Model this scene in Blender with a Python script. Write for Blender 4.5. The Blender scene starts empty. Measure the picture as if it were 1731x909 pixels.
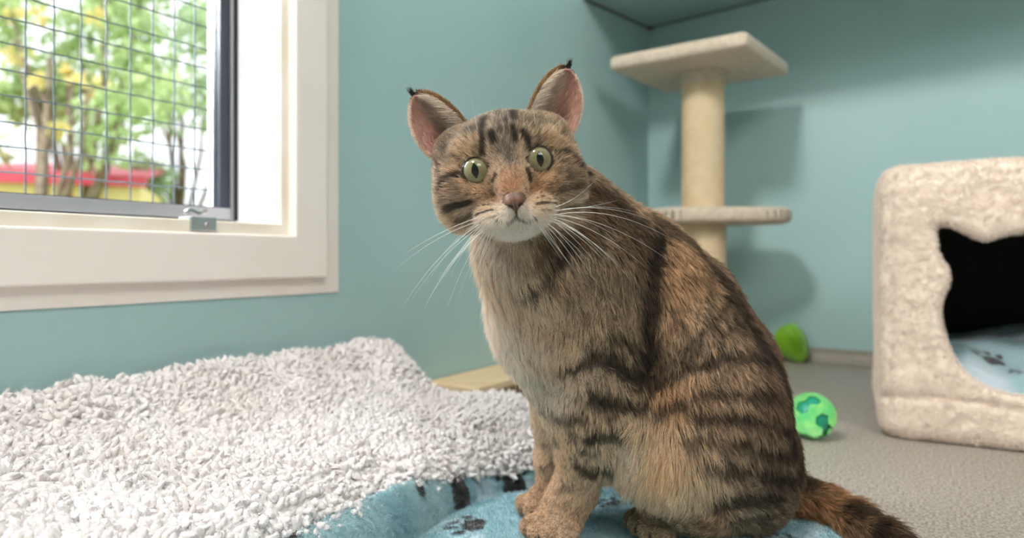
import bpy, bmesh, math, random
import numpy as np
from mathutils import Vector, Matrix
from mathutils.bvhtree import BVHTree
from mathutils.kdtree import KDTree

rng = np.random.default_rng(7)
random.seed(7)
scn = bpy.context.scene
COL = scn.collection

# ---------------------------------------------------------------- frame of reference
F = 1100.0            # focal length in pixels of the 1731x909 photograph
CX, HY = 865.5, 436.0  # principal column, horizon row
CAMZ = 0.27
PSI = math.radians(33.7)
FWD = np.array([-math.sin(PSI), math.cos(PSI), 0.0])
RGT = np.array([math.cos(PSI), math.sin(PSI), 0.0])
UPV = np.array([0.0, 0.0, 1.0])
CAM = np.array([0.0, 0.0, CAMZ])
XL, YB = -0.743, 1.85       # left wall plane, back wall plane

def P(px, py, d):
    """world point seen at pixel px,py at depth d"""
    return CAM + FWD * d + RGT * ((px - CX) / F * d) + UPV * ((HY - py) / F * d)
def UD(u, d, z):
    p = FWD * d + RGT * u
    return np.array([p[0], p[1], z])
def ray(px, py):
    return FWD + RGT * ((px - CX) / F) + UPV * ((HY - py) / F)
def on_x(px, py, x):
    r = ray(px, py); return CAM + r * ((x - CAM[0]) / r[0])
def on_y(px, py, y):
    r = ray(px, py); return CAM + r * ((y - CAM[1]) / r[1])
def on_z(px, py, z):
    r = ray(px, py); return CAM + r * ((z - CAM[2]) / r[2])

def srgb(r, g, b):
    f = lambda c: ((c / 255 + 0.055) / 1.055) ** 2.4 if c / 255 > 0.04045 else c / 255 / 12.92
    return (f(r), f(g), f(b), 1.0)
def srgb_np(a):
    a = np.asarray(a, float) / 255
    return np.where(a > 0.04045, ((a + 0.055) / 1.055) ** 2.4, a / 12.92)

# ---------------------------------------------------------------- object helpers
def tag(o, label=None, cat=None, group=None, kind=None):
    if label: o['label'] = label
    if cat: o['category'] = cat
    if group: o['group'] = group
    if kind: o['kind'] = kind
    return o
def empty(name, loc, label, cat, group=None):
    o = bpy.data.objects.new(name, None); COL.objects.link(o)
    o.location = loc; o.empty_display_size = 0.05
    return tag(o, label, cat, group)
def link(name, data, mat=None, parent=None):
    """data is given in world coordinates; children are shifted into their parent's frame"""
    o = bpy.data.objects.new(name, data)
    COL.objects.link(o)
    if mat: data.materials.append(mat)
    if parent:
        off = Vector((0, 0, 0)); q = parent
        while q: off += q.location; q = q.parent
        data.transform(Matrix.Translation(-off)) if hasattr(data, 'transform') else None
        o.parent = parent
    return o
def mesh_np(name, v, faces, mat=None, parent=None, smooth=True, col=None):
    me = bpy.data.meshes.new(name)
    if isinstance(faces, np.ndarray):
        n = len(faces); k = faces.shape[1]
        me.vertices.add(len(v)); me.vertices.foreach_set('co', np.asarray(v, np.float32).ravel())
        me.loops.add(n * k); me.loops.foreach_set('vertex_index', faces.astype(np.int32).ravel())
        me.polygons.add(n); me.polygons.foreach_set('loop_start', np.arange(0, n * k, k, dtype=np.int32))
        me.update(calc_edges=True)
    else:
        me.from_pydata([tuple(map(float, p)) for p in v], [], faces)
    me.validate()
    if smooth: me.polygons.foreach_set('use_smooth', np.ones(len(me.polygons), bool))
    if col is not None:
        a = me.color_attributes.new('tone', 'FLOAT_COLOR', 'POINT')
        c = np.ones((len(v), 4), np.float32); c[:, :3] = col
        a.data.foreach_set('color', c.ravel())
    me.update()
    return link(name, me, mat, parent)
def mesh_bm(name, bm, mat=None, parent=None, smooth=False):
    me = bpy.data.meshes.new(name)
    bmesh.ops.recalc_face_normals(bm, faces=bm.faces)
    bm.to_mesh(me); bm.free()
    if smooth: me.polygons.foreach_set('use_smooth', np.ones(len(me.polygons), bool))
    return link(name, me, mat, parent)
def add_box(bm, lo, hi, bevel=0.0):
    r = bmesh.ops.create_cube(bm, size=1.0)
    lo, hi = Vector(lo), Vector(hi)
    for v in r['verts']:
        v.co = Vector(((lo[i] + hi[i]) / 2 + v.co[i] * (hi[i] - lo[i]) for i in range(3)))
    if bevel:
        es = list({e for v in r['verts'] for e in v.link_edges})
        bmesh.ops.bevel(bm, geom=es, offset=bevel, segments=3, profile=0.5, affect='EDGES')
def boxes(name, L, mat, parent=None, bevel=0.0):
    bm = bmesh.new()
    for lo, hi in L: add_box(bm, lo, hi, bevel)
    return mesh_bm(name, bm, mat, parent)
def tube(name, pts, rad, mat, parent=None, n=8, cap=True):
    pts = [Vector(p) for p in pts]
    rad = rad if hasattr(rad, '__len__') else [rad] * len(pts)
    V, Fc = [], []
    up = None
    for i, p in enumerate(pts):
        t = (pts[min(i + 1, len(pts) - 1)] - pts[max(i - 1, 0)]).normalized()
        if up is None:
            up = t.orthogonal().normalized()
        up = (up - t * up.dot(t)).normalized(); s = t.cross(up)
        for k in range(n):
            a = 2 * math.pi * k / n
            V.append(p + (up * math.cos(a) + s * math.sin(a)) * rad[i])
    for i in range(len(pts) - 1):
        for k in range(n):
            a, b = i * n + k, i * n + (k + 1) % n
            Fc.append((a, b, b + n, a + n))
    if cap:
        Fc.append(tuple(range(n))[::-1]); Fc.append(tuple(range((len(pts) - 1) * n, len(pts) * n)))
    return mesh_np(name, V, Fc, mat, parent)

# ---------------------------------------------------------------- noise in numpy
def _hash(ix, iy, iz, s):
    h = (ix.astype(np.int64) * 374761393 + iy.astype(np.int64) * 668265263 + iz.astype(np.int64) * 2147483647 + s * 1274126177) & 0xFFFFFFFF
    h = ((h ^ (h >> 13)) * 1274126177) & 0xFFFFFFFF
    h = (h ^ (h >> 16)) & 0xFFFFFF
    return h.astype(np.float64) / 0xFFFFFF
def vnoise(p, scale, seed=0):
    p = np.asarray(p) * scale + 1000.0
    i = np.floor(p); f = p - i; f = f * f * (3 - 2 * f)
    r = 0
    for dx in (0, 1):
        for dy in (0, 1):
            for dz in (0, 1):
                w = (f[..., 0] if dx else 1 - f[..., 0]) * (f[..., 1] if dy else 1 - f[..., 1]) * (f[..., 2] if dz else 1 - f[..., 2])
                r = r + w * _hash(i[..., 0] + dx, i[..., 1] + dy, i[..., 2] + dz, seed)
    return r
def sstep(a, b, x):
    t = np.clip((x - a) / (b - a), 0, 1); return t * t * (3 - 2 * t)

# ---------------------------------------------------------------- signed distance + surface nets
class Field:
    def __init__(s, lo, hi, h):
        s.lo = np.array(lo, float); s.h = h
        s.n = np.ceil((np.array(hi) - s.lo) / h).astype(int) + 1
        s.D = np.full(s.n, 0.05, np.float32)
    def sub(s, lo, hi):
        a = np.clip(np.floor((np.array(lo) - s.lo) / s.h).astype(int), 0, s.n)
        b = np.clip(np.ceil((np.array(hi) - s.lo) / s.h).astype(int) + 1, 0, s.n)
        sl = tuple(slice(a[i], b[i]) for i in range(3))
        ax = [s.lo[i] + s.h * np.arange(a[i], b[i]) for i in range(3)]
        X, Y, Z = np.meshgrid(*ax, indexing='ij')
        return sl, np.stack([X, Y, Z], -1)
    def blend(s, sl, d, k, op='union'):
        D = s.D[sl]; d = d.astype(np.float32)
        if op == 'union':
            h = np.maximum(k - np.abs(D - d), 0) / k if k > 0 else 0
            s.D[sl] = np.minimum(D, d) - h * h * k * 0.25
        else:
            d = -d
            h = np.maximum(k - np.abs(D - d), 0) / k if k > 0 else 0
            s.D[sl] = np.maximum(D, d) + h * h * k * 0.25
    def cone(s, a, b, ra, rb, k=0.01, op='union'):
        a, b = np.asarray(a, float), np.asarray(b, float)
        m = max(ra, rb) + k + 0.012
        sl, X = s.sub(np.minimum(a, b) - m, np.maximum(a, b) + m)
        if X.size == 0: return
        ab = b - a; L2 = max(ab @ ab, 1e-12)
        t = np.clip(((X - a) @ ab) / L2, 0, 1)
        d = np.linalg.norm(X - a - t[..., None] * ab, axis=-1) - (ra + (rb - ra) * t)
        s.blend(sl, d, k, op)
    def ell(s, c, rad, R=None, k=0.01, op='union'):
        c = np.asarray(c, float); rad = np.asarray(rad, float)
        m = rad.max() + k + 0.012
        sl, X = s.sub(c - m, c + m)
        if X.size == 0: return
        q = X - c
        if R is not None: q = q @ np.asarray(R).T     # rows of R are the local axes
        k0 = np.linalg.norm(q / rad, axis=-1); k1 = np.linalg.norm(q / rad ** 2, axis=-1)
        d = k0 * (k0 - 1.0) / np.maximum(k1, 1e-9)
        s.blend(sl, d, k, op)
    def torus(s, c, R, r0, r1, k=0.003):
        c = np.asarray(c, float); m = r0 + r1 + k + 0.006
        sl, X = s.sub(c - m, c + m)
        q = (X - c) @ np.asarray(R).T
        d = np.hypot(np.hypot(q[..., 0], q[..., 1]) - r0, q[..., 2]) - r1
        s.blend(sl, d, k)
    def nets(s):
        D = s.D; n = D.shape
        neg = D < 0
        c = np.zeros(tuple(np.array(n) - 1), np.int8)
        for dx in (0, 1):
            for dy in (0, 1):
                for dz in (0, 1):
                    c += neg[dx:n[0] - 1 + dx, dy:n[1] - 1 + dy, dz:n[2] - 1 + dz]
        act = np.argwhere((c > 0) & (c < 8))
        idx = np.full(c.shape, -1, np.int64); idx[tuple(act.T)] = np.arange(len(act))
        acc = np.zeros((len(act), 3)); cnt = np.zeros(len(act))
        corners = [(0, 0, 0), (1, 0, 0), (0, 1, 0), (1, 1, 0), (0, 0, 1), (1, 0, 1), (0, 1, 1), (1, 1, 1)]
        val = {q: D[act[:, 0] + q[0], act[:, 1] + q[1], act[:, 2] + q[2]] for q in corners}
        for a in corners:
            for ax in range(3):
                if a[ax] == 0:
                    b = list(a); b[ax] = 1; b = tuple(b)
                    va, vb = val[a], val[b]
                    m = (va < 0) != (vb < 0)
                    t = np.where(m, va / np.where(m, va - vb, 1), 0)
                    p = np.tile(np.array(a, float), (len(act), 1)); p[:, ax] += t
                    acc[m] += p[m]; cnt[m] += 1
        V = s.lo + (act + acc / cnt[:, None]) * s.h
        quads = []
        for ax in range(3):
            sl0 = [slice(None)] * 3; sl1 = [slice(None)] * 3
            sl0[ax] = slice(0, n[ax] - 1); sl1[ax] = slice(1, n[ax])
            a, b = neg[tuple(sl0)], neg[tuple(sl1)]
            e = np.argwhere(a != b)
            o1, o2 = (ax + 1) % 3, (ax + 2) % 3
            e = e[(e[:, o1] > 0) & (e[:, o2] > 0) & (e[:, o1] < n[o1] - 1) & (e[:, o2] < n[o2] - 1)]
            inside = a[tuple(e.T)]
            def cell(d1, d2):
                q = e.copy(); q[:, o1] -= d1; q[:, o2] -= d2
                return idx[tuple(q.T)]
            Q = np.stack([cell(1, 1), cell(0, 1), cell(0, 0), cell(1, 0)], 1)
            Q[~inside] = Q[~inside][:, ::-1]
            quads.append(Q)
        return V, np.concatenate(quads)
def relax(V, Q, it=2, w=0.5):
    for _ in range(it):
        S = np.zeros_like(V); N = np.zeros(len(V))
        for k in range(4):
            a, b = Q[:, k], Q[:, (k + 1) % 4]
            np.add.at(S, a, V[b]); np.add.at(S, b, V[a]); np.add.at(N, a, 1); np.add.at(N, b, 1)
        V = V * (1 - w) + w * S / N[:, None]
    return V
def vnormals(V, Q):
    T = np.concatenate([Q[:, [0, 1, 2]], Q[:, [0, 2, 3]]]) if Q.shape[1] == 4 else Q
    fn = np.cross(V[T[:, 1]] - V[T[:, 0]], V[T[:, 2]] - V[T[:, 0]])
    N = np.zeros_like(V)
    for k in range(3): np.add.at(N, T[:, k], fn)
    return N / np.maximum(np.linalg.norm(N, axis=1, keepdims=True), 1e-12)
def scatter(V, Q, N, count, dens=None):
    T = np.concatenate([Q[:, [0, 1, 2]], Q[:, [0, 2, 3]]]) if Q.shape[1] == 4 else Q
    A = np.linalg.norm(np.cross(V[T[:, 1]] - V[T[:, 0]], V[T[:, 2]] - V[T[:, 0]]), axis=1)
    if dens is not None: A = A * dens[T].mean(1)
    cum = np.cumsum(A); t = T[np.searchsorted(cum, rng.random(count) * cum[-1])]
    a, b = rng.random(count), rng.random(count); m = a + b > 1; a[m], b[m] = 1 - a[m], 1 - b[m]
    w = np.stack([1 - a - b, a, b], 1)[..., None]
    p = (V[t] * w).sum(1); nn = (N[t] * w).sum(1)
    return p, nn / np.linalg.norm(nn, axis=1, keepdims=True)
def unit(a):
    return a / np.maximum(np.linalg.norm(a, axis=-1, keepdims=True), 1e-12)
def hair_object(name, pts, rad, col, mat, parent):
    """pts (n,k,3) world, rad (n,k), col (n,k,3)"""
    n, k = pts.shape[:2]
    hc = bpy.data.hair_curves.new(name)
    hc.add_curves([k] * n)
    off = np.zeros(3); q = parent
    while q: off += np.array(q.location); q = q.parent
    hc.attributes['position'].data.foreach_set('vector', (pts - off).astype(np.float32).ravel())
    ra = hc.attributes.get('radius') or hc.attributes.new('radius', 'FLOAT', 'POINT')
    ra.data.foreach_set('value', rad.astype(np.float32).ravel())
    ca = hc.attributes.new('tone', 'FLOAT_COLOR', 'POINT')
    c = np.ones((n, k, 4), np.float32); c[..., :3] = col
    ca.data.foreach_set('color', c.ravel())
    o = bpy.data.objects.new(name, hc); COL.objects.link(o)
    hc.materials.append(mat); o.parent = parent
    return o

# ---------------------------------------------------------------- materials
def mat(name, base=(.8, .8, .8, 1), rough=0.5, **kw):
    m = bpy.data.materials.new(name); m.use_nodes = True
    b = m.node_tree.nodes['Principled BSDF']
    b.inputs['Base Color'].default_value = base; b.inputs['Roughness'].default_value = rough
    for k, v in kw.items():
        b.inputs[k.replace('_', ' ')].default_value = v
    return m
def nd(m, t, **kw):
    n = m.node_tree.nodes.new(t)
    for k, v in kw.items():
        if hasattr(n, k): setattr(n, k, v)
        else: n.inputs[k.replace('_', ' ')].default_value = v
    return n
def lk(m, a, ao, b, bi):
    m.node_tree.links.new(a.outputs[ao], b.inputs[bi])
def noisy(m, c0, c1, scale, detail=4, bump=0.0, bscale=None, dist=0.001, coord='Object', lo=0.35, hi=0.65):
    b = m.node_tree.nodes['Principled BSDF']
    tc = nd(m, 'ShaderNodeTexCoord'); n = nd(m, 'ShaderNodeTexNoise', Scale=scale, Detail=detail)
    lk(m, tc, coord, n, 'Vector')
    r = nd(m, 'ShaderNodeValToRGB'); r.color_ramp.elements[0].position = lo; r.color_ramp.elements[1].position = hi
    r.color_ramp.elements[0].color = c0; r.color_ramp.elements[1].color = c1
    lk(m, n, 'Fac', r, 'Fac'); lk(m, r, 'Color', b, 'Base Color')
    if bump:
        n2 = nd(m, 'ShaderNodeTexNoise', Scale=bscale or scale, Detail=3)
        lk(m, tc, coord, n2, 'Vector')
        bp = nd(m, 'ShaderNodeBump', Strength=bump, Distance=dist)
        lk(m, n2, 'Fac', bp, 'Height'); lk(m, bp, 'Normal', b, 'Normal')
    return m
def tone_mat(name, rough=0.6, gain=1.0, **kw):
    m = mat(name, rough=rough, **kw); b = m.node_tree.nodes['Principled BSDF']
    a = nd(m, 'ShaderNodeAttribute', attribute_name='tone')
    lk(m, a, 'Color', b, 'Base Color')
    return m

M = {}
M['wall'] = noisy(mat('wall_paint', rough=0.38), srgb(166, 196, 197), srgb(171, 200, 201), 3, bump=0.05, bscale=60, dist=0.0006)
M['floor'] = noisy(mat('speckled_vinyl', rough=0.5), srgb(124, 113, 103), srgb(194, 182, 171), 330, detail=3, lo=0.38, hi=0.62)
M['cove'] = noisy(mat('cove_vinyl', rough=0.55), srgb(138, 128, 116), srgb(164, 154, 142), 300, detail=2)
M['frame'] = noisy(mat('window_gloss_paint', rough=0.35), srgb(241, 227, 220), srgb(244, 232, 226), 8)
M['frame_warm'] = noisy(mat('window_aged_paint', rough=0.4), srgb(226, 214, 198), srgb(236, 228, 216), 14)
M['reveal'] = mat('reveal_paint', srgb(240, 240, 242), 0.4)
M['alu'] = mat('aluminium', srgb(176, 172, 176), 0.38, Metallic=0.7)
M['zinc'] = mat('zinc_latch', srgb(190, 192, 195), 0.25, Metallic=0.9)
M['gasket'] = mat('rubber_gasket', srgb(38, 42, 58), 0.35)
M['dark'] = mat('dark_gap', srgb(30, 28, 28), 0.8)
M['wire'] = mat('wire_steel', srgb(112, 122, 130), 0.45, Metallic=0.5)
g = mat('window_glass', (1, 1, 1, 1), 0.0, Transmission_Weight=1.0, IOR=1.1)
M['glass'] = g
M['plush'] = noisy(mat('cream_plush', rough=0.95, Sheen_Weight=0.3), srgb(240, 225, 208), srgb(244, 230, 214), 60, bump=0.3, bscale=420, dist=0.0015)
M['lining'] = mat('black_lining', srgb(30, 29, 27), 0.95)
M['shelf'] = noisy(mat('shelf_laminate', rough=0.5), srgb(150, 178, 184), srgb(158, 184, 188), 4)
M['shelf_edge'] = mat('shelf_edge_seal', srgb(92, 90, 92), 0.6)
M['board'] = noisy(mat('pale_wood', rough=0.6), srgb(212, 184, 144), srgb(220, 194, 156), 30)
M['board_edge'] = mat('wood_dark_edge', srgb(122, 98, 66), 0.7)
M['tread'] = noisy(mat('tree_carpet', rough=0.95, Sheen_Weight=0.2), srgb(196, 178, 158), srgb(214, 197, 178), 90, bump=0.5, bscale=500, dist=0.001)
# sisal with wound rope
m = mat('sisal_rope', srgb(206, 180, 146), 0.85); M['sisal'] = m
noisy(m, srgb(214, 188, 152), srgb(222, 198, 164), 30, bump=0.2, bscale=600, dist=0.0006)

# ================================================================ ROOM
def quadwall(name, L, m, kind='structure'):
    o = boxes(name, L, m); tag(o, kind=kind); return o
RX, NY = 2.3, -1.9
quadwall('floor', [((XL - .14, NY - .1, -0.05), (RX + .1, 1.99, 0.0))], M['floor'])
M['ceil'] = mat('ceiling_paint', srgb(236, 236, 232), 0.7)
quadwall('ceiling', [((XL - .14, NY - .1, 2.3), (RX + .1, YB + .14, 2.36))], M['ceil'])
quadwall('wall_right', [((RX, NY - .1, 0), (RX + .1, YB + .14, 2.3))], M['wall'])
quadwall('wall_near', [((XL, NY - .1, 0), (RX, NY, 2.3))], M['wall'])
# window hole in the left wall
jy1 = on_x(472, 300, XL - 0.02)[1]      # right jamb
hz0 = on_x(520, 398, XL + 0.015)[2]      # bottom edge of opening
jy0, hz1 = -0.62, 1.15
WT = 0.14
quadwall('wall_left', [((XL - WT, jy1, 0), (XL, YB + WT, 2.3)), ((XL - WT, NY - .1, 0), (XL, jy0, 2.3)),
                       ((XL - WT, jy0, 0), (XL, jy1, hz0 - 0.012)), ((XL - WT, jy0, hz1), (XL, jy1, 2.3))], M['wall'])
quadwall('wall_back', [((XL, YB, 0), (RX, YB + WT, 2.3))], M['wall'])
# coved vinyl skirting: quarter-round profile that runs up the wall
def cove(name, a, b, nrm, h=0.037, r=0.03):
    a, b, nrm = np.array(a, float), np.array(b, float), np.array(nrm, float)
    prof = [(0.0, h), (0.0025, h), (0.0025, r)]
    for k in range(9):
        t = math.pi / 2 * k / 8
        prof.append((0.0025 + r * (1 - math.cos(t)), max(0.0015, r * (1 - math.sin(t)) + 0.0005)))
    prof += [(r + 0.02, 0.0008), (0, 0.0008)]
    V = []
    for q in (a, b):
        for x, z in prof: V.append(q + nrm * x + UPV * z)
    k = len(prof)
    Fc = [(i, (i + 1) % k, k + (i + 1) % k, k + i) for i in range(k)] + [tuple(range(k)), tuple(range(k, 2 * k))[::-1]]
    o = mesh_np(name, V, Fc, M['cove'], smooth=False); tag(o, kind='structure')
cove('baseboard_back', (XL, YB, 0), (RX, YB, 0), (0, -1, 0))

# ---------------------------------------------------------------- window
def ring(name, x0, x1, y1, z0, y1o, z0o, m, parent, bev=0.0):
    """frame between an inner rectangle (y<=y1, z>=z0) and an outer one, x from x0 to x1; far sides lie out of the picture"""
    e = y1o - y1; b = z0 - z0o
    bm = bmesh.new()
    add_box(bm, (x0, y1, z0o), (x1, y1o, hz1 + e), bev)
    add_box(bm, (x0, jy0 - e, z0o), (x1, jy0, hz1 + e), bev)
    add_box(bm, (x0, jy0, z0o), (x1, y1, z0), bev)
    add_box(bm, (x0, jy0, hz1), (x1, y1, hz1 + e), bev)
    return mesh_bm(name, bm, m, parent)
win = bpy.data.objects.new('window_1', None); COL.objects.link(win); win.location = (XL, 0.0, 0.3); tag(win, kind='structure')
xb = XL + 0.004; xc = XL + 0.019
by = on_x(573, 300, xb)[1]; bz = on_x(573, 494, xb)[2]
cy = on_x(555, 300, xc)[1]; cz = on_x(555, 468.5, xc)[2]
ciy = on_x(500, 300, xc)[1]; ciz = on_x(500, 398, xc)[2]
# mitred casing with rounded arris
def mitre_frame(name, xw, xf, yi, zi, yo, zo, m, parent, bev):
    V = []
    for (y, z) in ((yi, zi), (yo, zo)):
        for x in (xw, xf): V.append((x, y, z))
    e = yo - yi
    rects = [(yi, zi, jy0, hz1), (yo, zo, jy0 - e, hz1 + e)]
    V = []
    for (a, b, c, d) in rects:
        for x in (xw, xf):
            V += [(x, a, b), (x, a, d), (x, c, d), (x, c, b)]
    Fc = []
    for k in range(4):
        k2 = (k + 1) % 4
        Fc += [(4 + k, 4 + k2, 12 + k2, 12 + k), (k, k2, 8 + k2, 8 + k), (8 + k, 8 + k2, 12 + k2, 12 + k), (k, k2, 4 + k2, 4 + k)]
    bm = bmesh.new(); vs = [bm.verts.new(v) for v in V]
    for f in Fc: bm.faces.new([vs[i] for i in f])
    bmesh.ops.recalc_face_normals(bm, faces=bm.faces)
    es = [ed for ed in bm.edges if abs(ed.verts[0].co.x - xf) < 1e-6 and abs(ed.verts[1].co.x - xf) < 1e-6 and len([f for f in ed.link_faces if abs(f.normal.x) < .5])]
    bmesh.ops.bevel(bm, geom=es, offset=bev, segments=3, profile=0.5, affect='EDGES')
    return mesh_bm(name, bm, m, parent)
mitre_frame('backing_trim', XL - 0.002, xb, cy - 0.01, cz + 0.01, by, bz, M['frame'], win, 0.0015)
mitre_frame('casing', XL - 0.001, xc, ciy, ciz, cy, cz, M['frame'], win, 0.003)
# lip set back behind the casing
xl = XL + 0.004
ly = on_x(475, 300, xl)[1]; lz = on_x(300, 369.5, xl)[2]
mitre_frame('inner_lip', XL - 0.03, xl, ly, lz, ciy + 0.004, ciz - 0.004, M['frame_warm'], win, 0.002)
# reveal lining boards
XS = XL - 0.095          # sash face plane
boxes('reveal_lining', [((XS - 0.035, ly, lz - 0.01), (XL - 0.028, ly + 0.012, hz1)), ((XS - 0.035, jy0, lz - 0.01), (XL - 0.028, ly, lz))], M['reveal'], win, 0.001)
# sash
s_y1 = on_x(403, 300, XS)[1]; s_y0 = on_x(391, 300, XS)[1]; g_y = on_x(375, 300, XS)[1]
s_z0 = on_x(200, 362, XS)[2]; s_z1 = on_x(200, 339, XS)[2]
boxes('sash_frame', [((XS - 0.03, s_y0, s_z0), (XS, s_y1, hz1)), ((XS - 0.03, jy0 + .02, s_z0), (XS, s_y0, s_z1))], M['alu'], win, 0.0012)
boxes('sash_gasket', [((XS - 0.022, g_y, s_z1), (XS - 0.004, s_y0, hz1)), ((XS - 0.012, jy0 + .02, s_z1), (XS - 0.006, g_y, s_z1 + 0.0015))], M['gasket'], win)
boxes('shadow_gap', [((XS - 0.034, s_y1, lz), (XS - 0.012, ly, hz1)), ((XS - 0.034, jy0, lz - .002), (XS - 0.012, ly, s_z0))], M['dark'], win)
boxes('seal_strip', [((XS - .004, ly - .0042, s_z0), (XS + .003, ly + .0005, hz1))], M['dark'], win)
boxes('pane', [((XS - 0.016, jy0 + .02, s_z1), (XS - 0.013, g_y, hz1))], M['glass'], win)
of_y = on_x(364, 300, XS - 0.05)[1]
boxes('outer_frame', [((XS - 0.07, of_y, s_z1 - 0.02), (XS - 0.045, of_y + 0.06, hz1)), ((XS - 0.07, jy0, s_z1 - 0.04), (XS - 0.045, of_y, s_z1 - 0.018))], M['reveal'], win)
# welded wire mesh outside the pane
XM = XS - 0.04
bm = bmesh.new()
pitch = 0.0288
yv = on_x(43, 300, XM)[1]
zh = on_x(100, 300, XM)[2]
def wirebar(a, b, r):
    a, b = Vector(a), Vector(b)
    n = max(2, int((b - a).length / 0.0072)); prev = None
    t = (b - a).normalized(); s = t.orthogonal().normalized(); s2 = t.cross(s)
    for i in range(n + 1):
        f = i / n; p = a.lerp(b, f) + Vector((0.0009 * math.sin(f * n * 0.785 * 1.0), 0, 0)) + s2 * 0.0004 * math.sin(i * 1.3)
        ringv = [bm.verts.new(p + (s * math.cos(2 * math.pi * k / 6) + s2 * math.sin(2 * math.pi * k / 6)) * r) for k in range(6)]
        if prev:
            for k in range(6): bm.faces.new((prev[k], prev[(k + 1) % 6], ringv[(k + 1) % 6], ringv[k]))
        prev = ringv
k = -32
while yv + k * pitch < of_y + 0.01:
    y = yv + k * pitch
    if y > jy0: wirebar((XM, y, s_z1 - 0.03), (XM, y + random.uniform(-.001, .001), hz1), 0.00108)
    k += 1
for k in range(-1, 30):
    z = zh + k * pitch
    if z < hz1: wirebar((XM + 0.0016, jy0, z), (XM + 0.0016, of_y + 0.012, z + random.uniform(-.002, .002)), 0.00108)
mesh_bm('wire_mesh', bm, M['wire'], win, True)
# latch
la = on_x(342, 378, xl)
lt = boxes('latch', [((xl, la[1] - 0.016, la[2] - 0.009), (xl + 0.004, la[1] + 0.016, la[2] + 0.008)),
                     ((xl - 0.03, la[1] - 0.013, la[2] + 0.006), (xl + 0.003, la[1] + 0.008, la[2] + 0.0085))], M['zinc'], win, 0.001)
tube('latch_arm', [(xl - 0.004, la[1] - 0.02, la[2] + 0.012), (xl - 0.008, la[1] - 0.01, la[2] + 0.017), (xl - 0.004, la[1] - 0.002, la[2] + 0.013), (xl - 0.006, la[1] + 0.008, la[2] + 0.016)], 0.0028, M['zinc'], lt)
tube('latch_screw', [(xl + 0.0035, la[1] + 0.003, la[2] - 0.001), (xl + 0.0052, la[1] + 0.003, la[2] - 0.001)], 0.003, M['alu'], lt, 12)

# ---------------------------------------------------------------- outside
M['grass'] = noisy(mat('lawn', rough=0.9), srgb(96, 132, 52), srgb(150, 176, 84), 3)
o = boxes('ground_outside', [((-30, -22, -1.05), (XL - WT - 0.02, 26, -1.0))], M['grass']); tag(o, kind='structure')
M['bark'] = noisy(mat('bark', rough=0.9), srgb(92, 78, 64), srgb(132, 116, 98), 12)
def leaf_mat(n, c0, c1):
    m = mat(n, rough=0.6); noisy(m, c0, c1, 1.7, lo=.3, hi=.7)
    b = m.node_tree.nodes['Principled BSDF']
    tr = nd(m, 'ShaderNodeBsdfTranslucent'); mx = nd(m, 'ShaderNodeMixShader', Fac=0.5)
    out = m.node_tree.nodes['Material Output']
    src = b.inputs['Base Color'].links[0].from_socket
    m.node_tree.links.new(src, tr.inputs['Color'])
    lk(m, b, 'BSDF', mx, 1); lk(m, tr, 'BSDF', mx, 2); lk(m, mx, 'Shader', out, 'Surface')
    return m
M['leaf'] = leaf_mat('leaf_green', srgb(158, 184, 124), srgb(208, 222, 170))
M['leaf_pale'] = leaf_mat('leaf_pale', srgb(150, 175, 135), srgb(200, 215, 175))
M['leaf_yellow'] = leaf_mat('leaf_yellow', srgb(224, 204, 130), srgb(238, 224, 160))
def tree(name, base, trunk_h, blobs, m, label, nleaf, size, seed):
    r = np.random.default_rng(seed)
    t = empty(name, base, label, 'tree')
    bx, by_, bz_ = base
    top = np.mean([b[0] for b in blobs], 0)
    tube('trunk', [(bx, by_, bz_), (bx + .05, by_, bz_ + trunk_h * .5), tuple(top)], [0.09, 0.06, 0.02], M['bark'], t, 10)
    for c, rad in blobs[::2]:
        tube('branch', [(bx + .05, by_, bz_ + trunk_h * .5), tuple((np.array(c) + np.array((bx, by_, bz_ + trunk_h * .6))) / 2 + 0.1), tuple(c)], [0.035, 0.025, 0.012], M['bark'], t, 7)
    V = []; n = nleaf // len(blobs)
    for c, rad in blobs:
        d = unit(r.normal(size=(n, 3))) * (r.random((n, 1)) ** 0.45) * rad
        V.append(np.array(c) + d * np.array([1, 1, .8]))
    C = np.concatenate(V); n = len(C)
    a = unit(r.normal(size=(n, 3))); b = unit(np.cross(a, r.normal(size=(n, 3))))
    s = size * r.uniform(.6, 1.3, (n, 1))
    quad = np.stack([C - a * s, C + b * s * .5, C + a * s, C - b * s * .5], 1).reshape(-1, 3)
    f = np.arange(4 * n).reshape(n, 4)
    o = mesh_np('foliage', quad, f, m, t, smooth=False); o['kind'] = 'stuff'
def outp(px, py, d): return P(px, py, d)
def blobset(px0, px1, py0, py1, d, n, rad, seed):
    r = np.random.default_rng(seed)
    return [(outp(r.uniform(px0, px1), r.uniform(py0, py1), d * r.uniform(.92, 1.1)), rad * r.uniform(.7, 1.2)) for _ in range(n)]
def gbase(px, d):
    p = P(px, HY, d); return (p[0], p[1], -1.0)
tree('leafy_tree', gbase(120, 7.0), 2.6, blobset(-40, 265, -90, 262, 7.0, 24, 0.42, 3), M['leaf'], 'bright green leafy tree outside, left behind the wire mesh', 3000, 0.075, 5)
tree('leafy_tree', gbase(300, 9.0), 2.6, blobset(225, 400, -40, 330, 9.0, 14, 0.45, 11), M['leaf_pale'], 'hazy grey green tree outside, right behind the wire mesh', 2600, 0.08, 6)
tree('leafy_tree', gbase(60, 6.0), 2.2, blobset(-20, 160, -20, 220, 6.2, 8, 0.16, 21), M['leaf_yellow'], 'small yellowing tree among the green branches outside', 150, 0.06, 9)
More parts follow.
